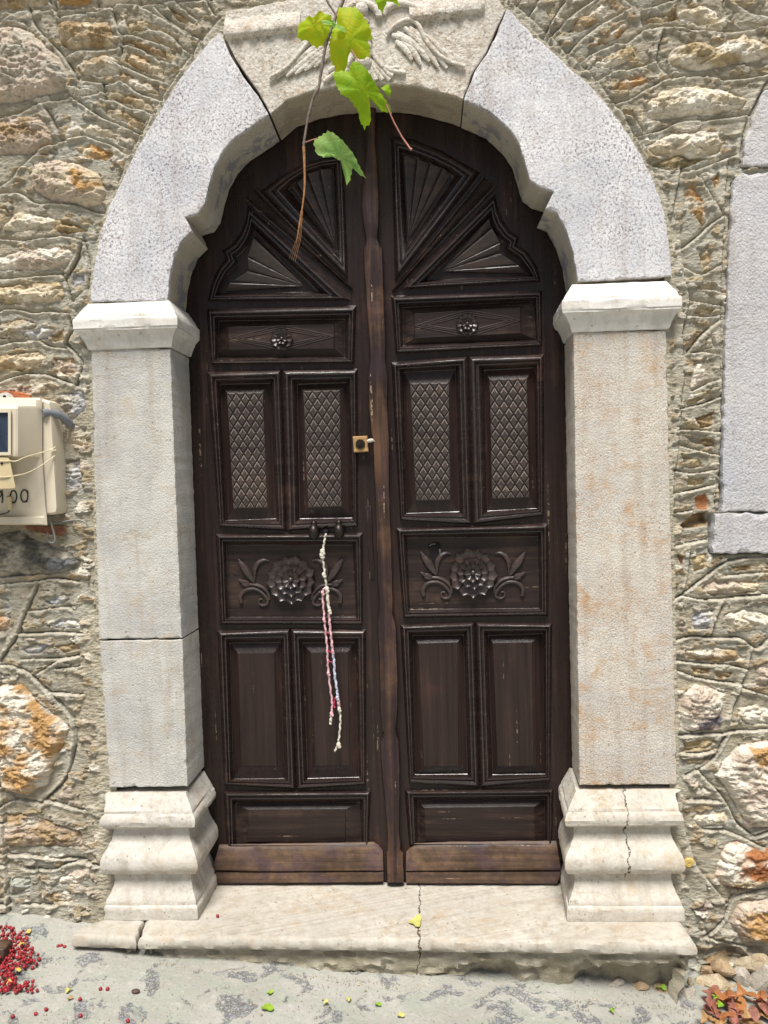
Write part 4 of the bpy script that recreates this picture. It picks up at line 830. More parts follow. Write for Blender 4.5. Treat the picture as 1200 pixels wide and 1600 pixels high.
def sprig(c, side, leaf):
    """carved leaves beside the flower"""
    mb = MB(); dx = lambda x: c[0]+side*(739-x)*-1 if False else c[0]+(-1 if side < 0 else 1)*(739-x)*(-1)*(-1)
    T = lambda x, y: (c[0]+(x-739)*(1 if side < 0 else -1), c[1]+(y-895))
    def spindle(a, b, wd, h=0.0):
        pts = [D(*T(a[0]+(b[0]-a[0])*t, a[1]+(b[1]-a[1])*t), -REC+0.004+h) for t in np.linspace(0, 1, 9)]
        mb.tube(pts, [max(0.0006, 1.2*wd*PXM*math.sin(math.pi*(0.06+0.9*t))**0.8) for t in np.linspace(0, 1, 9)], 8, 0.8)
    def stroke(pts, r):
        P = smooth_path(pts, 6); n = len(P)
        rr = r if hasattr(r, '__len__') else [r, r]
        mb.tube([D(*T(p[0], p[1]), -REC+0.0035) for p in P], [1.25*PXM*np.interp(i/(n-1), np.linspace(0, 1, len(rr)), rr) for i in range(n)], 8, 1.0)
    spindle((682,899),(657,862),5.2); stroke([(683,896),(683,880),(688,869),(697,864),(705,865)],[0.8,3.2,3.4,2.2,1.0])
    stroke([(706,926),(704,916),(695,907),(684,903),(672,902)],[1.8,2.4,2.4,2.2,1.8])
    for q in ((676,902,664,896),(670,902,657,894),(674,905,662,901)): spindle(q[:2], q[2:], 2.6, 0.002)
    stroke([(662,931),(661,920),(669,911),(682,909),(693,914),(702,924),(703,932),(696,935),(690,932),(690,926),(695,925)],[2.6,3.0,2.6,2.4,2.2,2.2,1.9,1.7,1.5,1.3,1.2])
    return mb.build("leaf_carving", M_CARVE, leaf, 40)
def rosette(c, leaf):
    mb = MB()
    for k in range(10): petal(mb, c, 2*math.pi*k/10, 6, 17.5, 5.3, -0.005, -0.001)
    for k in range(7): petal(mb, c, 0.3+2*math.pi*k/7, 1, 9.5, 3.4, 0.001, 0.004)
    mb.ball(D(c[0], c[1], 0.005), 0.006, 8, 6)
    return mb.build("rosette_carving", M_CARVE, leaf, 35)
def lozenge(field, leaf):
    """incised double lozenge lines"""
    mb = MB()
    for off in (0.0, 0.13, 0.24):
        a = off*0.9; pts = [(0.0+a*0.55, 0.5), (0.5, -0.02+a*0.9), (1.0-a*0.55, 0.5), (0.5, 1.02-a*0.9)]
        for p, q in ((0,1),(1,2),(2,3),(3,0)):
            P = [np.array(pts[p])*(1-t)+np.array(pts[q])*t for t in np.linspace(0, 1, 6)]
            P = [np.clip(x, 0.01, 0.99) for x in P]
            mb.tube([D(*bil(field, *x), -REC+FLD+0.0038) for x in P], 0.0021, 6, 0.7)
    return mb.build("lozenge_carving", M_CARVE, leaf, 40)
def fan(c, ends, leaf, h=0.004):
    mb = MB(); cp = np.array(c, float)
    for a, b in zip(ends[:-1], ends[1:]):
        a, b = np.array(a, float), np.array(b, float); m = (a+b)/2
        s = 0.04; a2 = a*(1-s)+b*s; b2 = b*(1-s)+a*s
        lo, hi = -REC+0.003, -REC+0.015
        vs = [D(*(cp*0.97+m*0.03), lo+0.004), D(*a2, hi+h), D(*(a2*0.86+b2*0.14), hi+h+0.0015), D(*b2, lo+0.002), D(*a2, -REC), D(*b2, -REC)]
        mb.add(vs, [(0,1,2),(0,2,3),(1,2,3,5,4),(0,1,4),(0,3,5)])
    return mb.build("sunburst_carving", M_CARVE, leaf, 12)
def kick_board(top, mid, bot, leaf):
    """worn weather board along the foot of a leaf: top/mid/bot are pixel chains from left to right"""
    mb = MB()
    def row(ch, h): 
        P = resample(ch, 12, False); return P, h
    n = 26; rings = []
    def samp(ch, k):
        ch = np.array(ch, float); s = np.concatenate([[0], np.cumsum(np.hypot(*np.diff(ch, axis=0).T))]); t = s[-1]*k/n
        return np.interp(t, s, ch[:, 0]), np.interp(t, s, ch[:, 1])
    f = noise1(int(top[0][0]))
    for ch_a, ch_b, t, h in ((top,mid,0.0,-0.002),(top,mid,0.02,0.010),(top,mid,0.12,0.018),(top,mid,0.3,0.024),(top,mid,0.6,0.028),(top,mid,0.85,0.029),(top,mid,0.93,0.029),(top,mid,0.955,0.021),(top,mid,0.985,0.021),(mid,bot,0.04,0.029),(mid,bot,0.9,0.028),(mid,bot,1.0,0.018),(mid,bot,1.0,-0.02)):
        r = []
        for k in range(n+1):
            a, b = samp(ch_a, k), samp(ch_b, k); r.append(D(a[0]+(b[0]-a[0])*t, a[1]+(b[1]-a[1])*t+(0.6*f(k*0.9) if t < 0.02 else 0), h+0.0012*f(k*0.7+t*9)))
        rings.append(r)
    mb.loft(rings, False); 
    for s in (0, -1): mb.fill([[Vector((p.x, p.y, p.z)) for p in (r[s] for r in rings)]]) if False else mb.add([r[s] for r in rings], [tuple(range(len(rings)))])
    return mb.build("kick_board", M_KICK, leaf, 35)
def leaf_frame(outline, holes, leaf):
    mb = MB(); o = [D(*p) for p in outline]
    mb.fill([o]+[[D(*p, 0.0) for p in h] for h in holes])
    back = [D(*p, -0.045) for p in outline]; mb.loft([o, back], True, False, True)
    return mb.build("frame", M_WOOD, leaf, 30)

# opening outline at the door plane, carried 14 px behind the stone on every side
topL = [(322,1400),(316,1200),(300,980),(288,700),(284,560),(270,470),(272,420),(290,380),(310,352),(322,330),(330,290),(345,255),(375,220),(420,195),(470,172),(530,160),(585,158)]
topR = [(585,158),(640,160),(700,180),(760,212),(800,245),(815,290),(840,315),(862,345),(885,380),(900,440),(902,560),(905,900),(912,1200),(905,1400)]
def build_leaf(side):
    if side == 'L':
        loc = D(340,1381); lf = thing("door_leaf", loc, "dark carved door leaf from whose crossbar the knotted cord hangs", "door", "carved leaves of the double door")
        out = topL[:-1]+[(577,162),(580,480),(592,900),(604,1379),(345,1381)]
        out = [(322,1381)]+topL[1:-1]+[(579.4,162),(580.4,380),(584.4,480),(589.4,600),(600.4,900),(607.4,1150),(617.4,1379)]
        P = dict(A=((quad((322,483),(557,477),(554,567),(330,570)), quad((342,502),(539,499),(539,558),(339,559)), quad((355,511),(523,506),(523,545),(357,547))),),
            B=((quad((323,581),(440,577),(447,830),(342,823)), quad((345,601),(421,599),(431,810),(353,813)), quad((355,614),(411,613),(418,793),(365,794))),
               (quad((440,577),(559,576),(559,823),(447,830)), quad((465,601),(541,598),(550,809),(469,810)), quad((474,611),(531,610),(534,791),(482,793)))),
            C=((quad((337,834),(567,832),(567,976),(344,976)), quad((354,852),(551,852),(556,964),(357,964)), None),),
            Dd=((quad((339,985),(453.5,981),(463,1234),(350,1227)), quad((360,1005),(438,1004),(444,1216),(365,1217)), quad((371,1020),(429,1019),(433,1198),(376,1198))),
               (quad((453.5,981),(572,983),(572,1227),(463,1234)), quad((473,1005),(554,1004),(561,1214),(481,1216)), quad((485,1019),(544,1018),(547,1197),(492,1198)))),
            E=((quad((349,1236),(580,1235),(576,1322),(354,1322)), quad((369,1256),(562,1254),(565,1319),(369,1319)), quad((387,1265),(541,1264),(540,1316),(386,1316))),))
        lowo = [(325,471),(549,469),(387,321),(384,342),(377,362),(364,380),(347,391),(352,404),(338,424),(329,447)]
        lowi = [(341,458),(497,456),(396,357),(393,368),(388,381),(379,394),(370,402),(374,412),(360,424),(349,440)]
        upo = [(544,436),(537,243),(505,247),(470,258),(436,277),(405,300)]; upi = [(527,395),(521,262),(500,264),(480,271),(463,283),(452,296)]
        fan1 = ((476,447), [(398,360),(397,371),(387,401),(389,423),(360,441),(352,456)]); fan2 = ((525,389), [(456,292),(464,286),(480,272),(500,265),(519,263)])
        bar = [(391,303),(550,452)]
        ros, flo = (440,529), (454,906)
        kick = ([(345,1319),(587,1316),(597,1326)], [(331,1342),(345,1364),(599,1363)], [(343,1366),(346,1381),(599,1379)])
        kick = ([(343,1319),(400,1318),(587,1315),(598,1328)], [(330,1362),(400,1364),(590,1363),(599,1362)], [(340,1381),(400,1381),(590,1379),(599,1378)])
    else:
        loc = D(870,1381); lf = thing("door_leaf", loc, "dark carved door leaf with the ragged keyhole and the centre strip", "door", "carved leaves of the double door")
        out = [(580.6,162)]+topR[1:-1]+[(888,1381),(618.6,1380),(608.6,1150),(601.6,900),(590.6,600),(585.6,480),(581.6,380)]
        P = dict(A=((quad((611,462),(847,454),(847,541),(618,553)), quad((629,481),(833,471),(838,531),(630,539)), quad((646,490),(814,479),(815,521),(647,529))),),
            B=((quad((611,566),(731,556),(738,820),(625,813)), quad((631,582),(711,578),(717,799),(635,802)), quad((641,599),(701,598),(703,781),(650,782))),
               (quad((731,556),(850,553),(850,806),(738,820)), quad((757,579),(834,575),(838,794),(762,798)), quad((765,593),(823,591),(827,777),(769,779)))),
            C=((quad((619,825),(857,817),(857,962),(630,966)), quad((636,841),(840,839),(842,950),(641,952)), None),),
            Dd=((quad((625,976),(742,971),(750,1231),(639,1224)), quad((645,993),(724,992),(730,1209),(649,1210)), quad((653,1005),(715,1003),(717,1198),(662,1199))),
               (quad((742,971),(863,974),(860,1221),(750,1231)), quad((763,993),(848,990),(851,1209),(770,1210)), quad((770,1004),(832,1003),(834,1198),(777,1199)))),
            E=((quad((632,1234),(865,1232),(863,1320),(639,1320)), quad((653,1251),(851,1249),(852,1317),(653,1317)), quad((662,1262),(836,1260),(837,1315),(664,1315))),))
        lowo = [(845,440),(626,452),(774,303),(777,322),(785,343),(797,361),(812,370),(808,383),(826,395),(840,418)]
        lowi = [(830,429),(668,438),(765,340),(767,352),(773,364),(783,375),(790,382),(788,391),(806,404),(820,420)]
        upo = [(617,440),(611,212),(647,218),(692,236),(729,258),(751,270)]; upi = [(637,385),(629,240),(651,247),(673,256),(695,265),(708,277)]
        fan1 = ((689,424), [(763,342),(768,356),(781,379),(780,395),(809,414),(822,428)]); fan2 = ((638,375), [(631,243),(652,249),(672,257),(692,263),(704,274)])
        bar = [(764,284),(614,455)]
        ros, flo = (730,506), (739,895)
        kick = ([(635,1330),(647,1317),(700,1315),(869,1313)], [(634,1363),(646,1363),(700,1363),(877,1362)], [(635,1381),(646,1381),(700,1381),(870,1382)])
    holes = []
    def shrink(o, i, t=0.12): return [(a[0]+(b[0]-a[0])*t, a[1]+(b[1]-a[1])*t) for a, b in zip(o, i)]
    for key_ in ('A','B','C','Dd','E'):
        for o, i, f in P[key_]:
            holes.append(shrink(o, i)); moulding(o, i, lf, M_WOODH if key_ in 'AE' else (M_WOODH if key_ == 'C' else M_WOODH)); panel(i, f, lf, mat=M_PANEL if key_ in 'BDd' else M_PANELH)
            if key_ == 'B': lattice(f, lf)
            if key_ == 'A': lozenge(f, lf)
    rosette(ros, lf); flower(flo, lf); sprig(flo, -1, lf); sprig(flo, 1, lf)
    for o, i, fn in ((lowo, lowi, fan1), (upo, upi, fan2)):
        holes.append(shrink(o, i)); moulding(o, i, lf, M_WOODH); panel(i, None, lf); fan(*fn, lf)
    b = MB(); a0, b0 = np.array(bar[0], float), np.array(bar[1], float); dr = (b0-a0)/np.linalg.norm(b0-a0); nr = np.array((-dr[1], dr[0])); rings = []
    for t in np.linspace(0, 1, 12):
        hw = 15.0*(1-t)+2.0*t; c = a0*(1-t)+b0*t
        rings.append([D(*(c+nr*hw*q), h*(0.55+0.45*(1-t))) for q, h in ((-1.0,0.0),(-0.9,0.010),(-0.72,0.013),(-0.5,0.006),(-0.32,0.012),(0.0,0.021),(0.32,0.012),(0.5,0.006),(0.72,0.013),(0.9,0.010),(1.0,0.0))])
    b.loft(rings, False); b.add(rings[0], [tuple(range(11))]); b.build("moulding", M_WOODH, lf, 25)
    leaf_frame(out, holes, lf); kick_board(*kick, lf)
    return lf
LL = build_leaf('L'); LR = build_leaf('R')

# shaped centre strip (belongs to the leaf it overlaps from)
def astragal():
    e = [(165,572,588),(200,571,587),(235,571,587),(262,569,590),(320,565,593),(345,567,592),(373,572,590),(384,570,594),(389,567,598),(430,569,599),(540,577,603),(559,578,602),(572,577,604),(590,574,607),(640,576,606),(676,580,608),(690,582,609),(760,586,609),(900,590,613),(960,592,614),(972,589,618),(982,590,620),(1060,593,622),(1110,594,622),(1139,596.5,619),(1146,599,619),(1160,594,624),(1200,596,625),(1250,601,625),(1304,605,624.5),(1328,605,626),(1333,603,631),(1379,604,632)]
    mb = MB(); rings = []; f = noise1(88)
    ys = np.arange(165, 1380, 9.0); ys = np.append(ys, 1379); ys = np.unique(np.concatenate([ys, [q[0] for q in e]]))
    for y in ys:
        l = np.interp(y, [q[0] for q in e], [q[1] for q in e])+0.5*f(y*0.07); r = np.interp(y, [q[0] for q in e], [q[2] for q in e])+0.5*f(y*0.06+40)
        w_ = r-l; rings.append([D(l+w_*0.06, y, 0.0), D(l, y, 0.022), D(l+w_*0.05, y, 0.034), D(l+w_*0.28, y, 0.040), D(l+w_*0.72, y, 0.040), D(r-w_*0.05, y, 0.034), D(r, y, 0.022), D(r-w_*0.06, y, 0.0)])
    mb.loft(rings, False); mb.add(rings[0], [tuple(range(8))]); mb.add(rings[-1], [tuple(range(8))])
    mb.build("centre_strip", M_ASTR, LR, 40)
astragal()
# latch block and its peg, door studs, keyhole, hooks
def hardware():
    m = MB(); f = [(551,682),(574,681),(576,706),(553,707)]
    rings = [[D(*p, h) for p in (f if s == 0 else inset(f, s))] for h, s in ((-0.005,0),(0.026,0),(0.030,2.2))]
    m.loft(rings, True, False, True); lb = m.build("latch_block", M_RAW, LL, 30)
    m = MB(); c = D(563,694,0.031); m.tube([c+Vector((0,0.004,0)), c+Vector((0,-0.003,0))], [0.016,0.0155], 18, 1); m.build("washer", M_IRON, lb, 30)
    m = MB(); m.tube([c, c+Vector((0,-0.006,0)), c+Vector((0,-0.0065,0))], [0.0075,0.007,0.004], 6, 1); m.build("bolt", M_IRON, lb, 30)
    m = MB(); m.tube([D(574,689.5,0.034), D(578,688.5,0.036), D(582,688,0.037), D(584,688,0.037)], [0.0045,0.0065,0.0055,0.002], 10); m.tube([D(583,689,0.036), D(590,689.5,0.034)], 0.0012, 6); m.build("peg", M_CORD, lb, 40)
    for (x, y) in ((491,831),(530,830)):
        m = MB(); p = D(x, y, 0.012); rings = []
        for h, r, zz in ((0,0.016,0),(0.006,0.020,0.001),(0.014,0.0215,0.0),(0.022,0.019,-0.002),(0.028,0.012,-0.004),(0.030,0.004,-0.005)):
            rings.append([p+Vector((math.cos(a)*r*0.82, -h, math.sin(a)*r*1.2+zz)) for a in [2*math.pi*k/16 for k in range(16)]])
        m.loft(rings, True, True, True); m.ball(p+Vector((0,-0.004,0.027)), 0.011, 10, 6); m.build("iron_stud", M_IRON, LL, 50)
    m = MB(); m.ball(D(509,831,0.012), 0.008, 10, 6, (1,0.5,1.2)); m.build("cord_hole", M_DARK, LL, 50)
    m = MB(); q = [(669,851),(676,847),(685,846),(689,851),(688,860),(690,867),(685,876),(677,879),(669,873),(673,866),(670,858)]
    m.add([D(*p, -REC+0.0014) for p in q], [tuple(range(len(q)))]); m.build("keyhole", M_DARK, LR, 0)
    m = MB(); m.tube([D(*p, -REC+0.003) for p in [(671,853),(675,850),(680,850)]], 0.002, 6); m.tube([D(*p, -REC+0.003) for p in [(687,858),(688,866),(684,874)]], 0.003, 6); m.build("keyhole_splinter", M_EDGE, LR, 40)
    m = MB(); P = smooth_path([(617,691),(623,689),(629,691),(631,697),(628,706),(625,718),(624,726),(628,733),(632,729),(632,722),(629,708),(633,697)], 5)
    m.tube([D(p[0], p[1], 0.012) for p in P], 0.0017, 6); m.build("wire_hook", M_IRON, LR, 60)
    m = MB(); q = [(571,792),(580,791),(583,850),(586,905),(579,905),(574,850)]; m.loft([[D(*p, 0.0) for p in q],[D(*p, 0.004) for p in q],[D(*p, 0.005) for p in inset(q, 1.2)]], True, False, True); m.build("cover_strip", M_WOOD, LL, 30)
hardware()

# ------------------------------------------------------------------ pull cord
def cord():
    c0 = D(509, 834, 0.03); root = thing("pull_cord", c0, "knotted off white cord with pink strands hanging from the door", "cord")
    def strand(pts, r, mat, name, h=0.03, knots=()):
        m = MB(); P = smooth_path(pts, 8); n = len(P)
        m.tube([D(p[0]+0.5*math.sin(i*1.3), p[1], h+0.0015*math.sin(i*0.9)) for i, p in enumerate(P)], [0.82*r*(1+0.14*math.sin(i*2.2)) for i in range(n)], 8)
        for (x, y, k) in knots:
            m.ball(D(x, y, h+0.002), k, 10, 7, (0.9,0.9,1.25), 0.12); m.ball(D(x+1.2, y+3, h+0.003), k*0.8, 8, 6, (1,0.9,1), 0.12)
        return m.build(name, mat, root, 60)
    strand([(509,834),(507,845),(505,858),(504,868),(506,885),(508,900),(510,918),(511,924)], 0.0042, M_CORD, "cord", 0.032, ((504,862,0.009),(503,868,0.009),(506,898,0.007),(511,921,0.008)))
    strand([(508,918),(504,926),(505,945),(507,968),(509,990),(511,1010),(512,1030),(513,1050),(516,1075),(519,1098),(518,1114)], 0.0042, M_CORDP, "strand", 0.031, ((504,926,0.006),(506,968,0.006),(513,1052,0.006),(518,1115,0.0065)))
    strand([(518,1114),(517,1124),(516,1132)], 0.005, M_CORD, "tassel", 0.031)
    strand([(511,920),(512,935),(514,952)], 0.006, M_CORD, "strand", 0.034, ((515,955,0.007),))
    strand([(514,952),(515,972),(517,992),(519,1010),(520,1020)], 0.005, M_CORDP, "strand", 0.033, ((520,1018,0.005),))
    strand([(520,1020),(522,1035),(523,1055),(526,1075),(528,1090)], 0.005, M_CORDB, "strand", 0.033, ((527,1090,0.006),))
    strand([(527,1088),(529,1098),(530,1108)], 0.006, M_CORDP, "strand", 0.033)
    strand([(530,1106),(532,1122),(531,1140),(529,1158),(526,1168),(523,1174)], 0.004, M_CORD, "tassel", 0.033, ((530,1108,0.0065),(529,1164,0.008)))
    for q in ([(510,988),(517,991)],[(512,1017),(519,1020)],[(513,1033),(519,1035)],[(524,1090),(522,1098),(523,1106)]):
        strand(q, 0.0028, M_RED, "thread", 0.034)
cord()

# ------------------------------------------------------------------ electricity meter box
def meter():
    root = thing("electricity_meter", W(40, 720, 0), "aged beige plastic meter box with grey conduit and handwritten digits", "meter box")
    Yb, Yc, CDP = -0.045, -0.058, 0.088
    m = MB()
    q = [(-120,622),(70,624),(78,628),(80,634),(86,700),(90,795),(89,802),(84,804),(-120,806)]
    q0 = [W(*p, Yb) for p in q]; q1 = [W(*p, Yb) + Vector((0, 0.075, 0)) for p in q]; qi = [W(*p, Yb-0.006) for p in inset(q, 3.5)]
    m.loft([q1, q0, qi], True, True, True); m.build("back_case", M_BEIGE, root, 30)
    # cover: chamfered, its lower half sloping back
    xs = [(-140,0.0),(-130,1.0),(24,1.0),(28,0.96),(56,0.22),(62,0.06),(66,0.0)]
    zs = [(621,0.02,0.0),(624,0.35,0.0),(634,0.92,0.0),(638,1.0,0.0),(700,1.0,0.0),(708,1.0,0.0),(713,0.98,0.0),(715,0.62,0.3),(790,0.14,5.0),(806,0.06,7.0),(808,0.30,7.0),(818,0.30,8.0),(820,0.02,8.0)]
    rings = []
    for (y, k, sh) in zs:
        rings.append([W(x+sh*(1 if x > -50 else 0)*(x/66.0), y+(x*0.01), Yc-CDP*k*c-(0.004 if c > 0 else 0)) for x, c in xs])
    m = MB(); m.loft(rings, False, False, False); m.add(rings[0], [tuple(range(len(xs)))]); m.add(rings[-1], [tuple(range(len(xs)))])
    cov = m.build("cover", M_BEIGE, root, 25)
    Yf = Yc-CDP-0.004
    def frame(x0, y0, x1, y1, t, d0, d1, mat, nm, par):
        o = [(x0,y0),(x1,y0),(x1,y1),(x0,y1)]; i = [(x0+t,y0+t),(x1-t,y0+t),(x1-t,y1-t),(x0+t,y1-t)]
        mm = MB(); mm.loft([[W(*p, d0) for p in o],[W(*p, d1) for p in o],[W(*p, d1) for p in i],[W(*p, d0-0.001) for p in i]], True); return mm.build(nm, mat, par, 20)
    wf = frame(-70,640,17,711,4.5,Yf-0.001,Yf-0.008,M_BEIGE,"window_frame",cov)
    m = MB(); m.add([W(*p, Yf-0.0015) for p in [(-66,644),(13,644),(13,707),(-66,707)]], [(0,1,2,3)]); m.build("window_glass", M_GLASS, cov, 0)
    m = MB(); q = [(-60,713),(13,715),(15,718),(24,760),(22,763),(-60,765)]
    a = [W(*p, Yf-0.012) for p in q]; b_ = [W(*p, Yf+0.03) for p in q]; m.loft([b_, a], True, True, True); m.build("label_plate", M_BEIGE2, cov, 30)
    m = MB(); m.ball(W(3,724,Yf-0.012), 0.004, 8, 6); m.build("screw", M_IRON, cov, 50)
    m = MB(); m.tube([W(14,776,Yc-0.036), W(15,790,Yc-0.03), W(17,796,Yc-0.026)], [0.007,0.008,0.005], 10); m.build("seal_tab", M_BEIGE2, cov, 40)
    m = MB(); m.tube([W(-6,804,Yc-0.022), W(6,803,Yc-0.026), W(13,800,Yc-0.028), W(15,797,Yc-0.028)], 0.0018, 6); m.build("seal_wire", M_BLACK, cov, 50)
    # handwritten digits 9 0 0
    def yy(y): return Yc-0.004-CDP*np.interp(y, [715,790,806], [0.62,0.14,0.06])-0.0015
    m = MB()
    def pen(pts): m.tube([W(x, y, yy(y)) for x, y in [p[:2] for p in smooth_path(pts, 5)]], 0.0022, 6, 0.5)
    def oval(cx, cy, rx, ry): pen([(cx+rx*math.cos(t), cy+ry*math.sin(t)) for t in np.linspace(-1.6, 4.75, 13)])
    oval(-4,772,6,6); pen([(3,766),(4,776),(3,786)]); oval(21,776,5,9.5); oval(38,775,5.5,9.5); pen([(40,782),(43,785)]); pen([(42,766),(44,771)])
    m.build("handwritten_digits", M_BLACK, cov, 60)
    # lug, conduit, wire tie, loose wires, brick
    m = MB(); rings = []
    for d in (0.0, -0.006):
        rings.append([W(8+14*math.cos(t), 624-11*math.sin(t), Yb+0.02+d) for t in np.linspace(0, math.pi, 14)])
    m.loft(rings, True, True, True); lug = m.build("fixing_lug", M_CAP, root, 30)
    m = MB(); m.ball(W(7,620,Yb+0.0135), 0.0055, 10, 6, (1,0.4,1)); m.build("screw", M_IRON, lug, 50)
    m = MB(); P = smooth_path([(66,646),(78,645),(92,648),(103,656),(110,664)], 6); n = len(P)
    m.tube([W(p[0], p[1], np.interp(i, [0, n-1], [Yb-0.016, 0.01])) for i, p in enumerate(P)], 0.0125, 12); m.build("conduit", M_GREYPIPE, root, 50)
    m = MB()
    for P in ([(-30,722),(10,720),(25,720.5),(40,714),(62,708),(80,702),(87,698)], [(-30,746),(10,745),(25,743),(42,739),(60,730),(75,720),(87,711)]):
        m.tube([W(x, y, np.interp(x, [-30,12,26,62,80,88], [Yf-0.016,Yf-0.015,Yf-0.006,Yc-0.026,Yb-0.012,Yb-0.004])) for x, y in [p[:2] for p in smooth_path(P, 5)]], 0.0017, 6)
    m.tube([W(78,701,Yb-0.012), W(83,704,Yb-0.014), W(88,703,Yb-0.010)], 0.0017, 6); m.build("wire_tie", M_TIE, root, 50)
    m = MB()
    m.tube([W(x, y, -0.03) for x, y in [p[:2] for p in smooth_path([(76,806),(80,818),(84,832),(86,842),(84,848),(78,847),(74,840),(75,832)], 5)]], 0.003, 8)
    m.tube([W(x, y, -0.012) for x, y in [p[:2] for p in smooth_path([(82,818),(95,816),(112,813),(126,813),(134,817),(137,823)], 5)]], 0.0026, 8); m.build("cable", M_WIRE, root, 50)
    b = MB(); q = [(-60,610),(30,612),(47,617),(49,624),(46,640),(-60,640)]; f = noise1(3)
    b.loft([[W(*p, 0.03) for p in q],[W(*p, -0.012) for p in q],[W(*p, -0.016) for p in inset(q, 2)]], True, False, True)
    tag(b.build("brick", M_BRICK, None, 30, loc=W(0,620,0.0)), "orange brick fragment wedged in the wall above the meter box", "brick")
    b = MB(); q = [(40,822),(102,822),(104,830),(96,838),(70,834),(45,828)]
    b.loft([[W(*p, 0.03) for p in q],[W(*p, 0.002) for p in q]], True, False, True)
    tag(b.build("brick", M_BRICKD, None, 30, loc=W(70,828,0.0)), "dull red brick fragment showing below the meter box", "brick")
meter()

# ------------------------------------------------------------------ vine
def leaf_mesh(outline, Y, curl, fold=0.0, tip=(0.0, 0.0)):
    """leaf from a traced outline: toothed margin, cupped and drooping, with thickness"""
    P = [W(x, y, Y) for x, y in outline]; c = sum(P, Vector())/len(P)
    Q = []
    for i in range(len(P)):
        a, b = P[i], P[(i+1) % len(P)]; n = max(1, int((b-a).length/0.006))
        for j in range(n):
            p = a.lerp(b, j/n); k = 1+(0.045 if (len(Q) % 2) else -0.025); Q.append(c+(p-c)*k)
    n = len(Q); R_ = max((q-c).length for q in Q); rings = []
    for t in (1.0, 0.86, 0.7, 0.52, 0.34, 0.16):
        ring = []
        for i, q in enumerate(Q):
            p = c+(q-c)*t; d = (p-c); ang = math.atan2(d.z, d.x)
            off = curl*(d.length/R_)**2+fold*abs(d.x)/R_*0.03+0.006*math.sin(ang*3+1.0)*t*t+0.0025*math.sin(ang*9)*t*t-0.0035*math.exp(-((ang*5/6.2832) % 1.0-0.5)**2*60)*t
            ring.append(p+Vector((0, off+tip[0]*d.x+tip[1]*d.z, 0)))
        rings.append(ring)
    m = MB(); m.loft(rings, True, False, True); return m
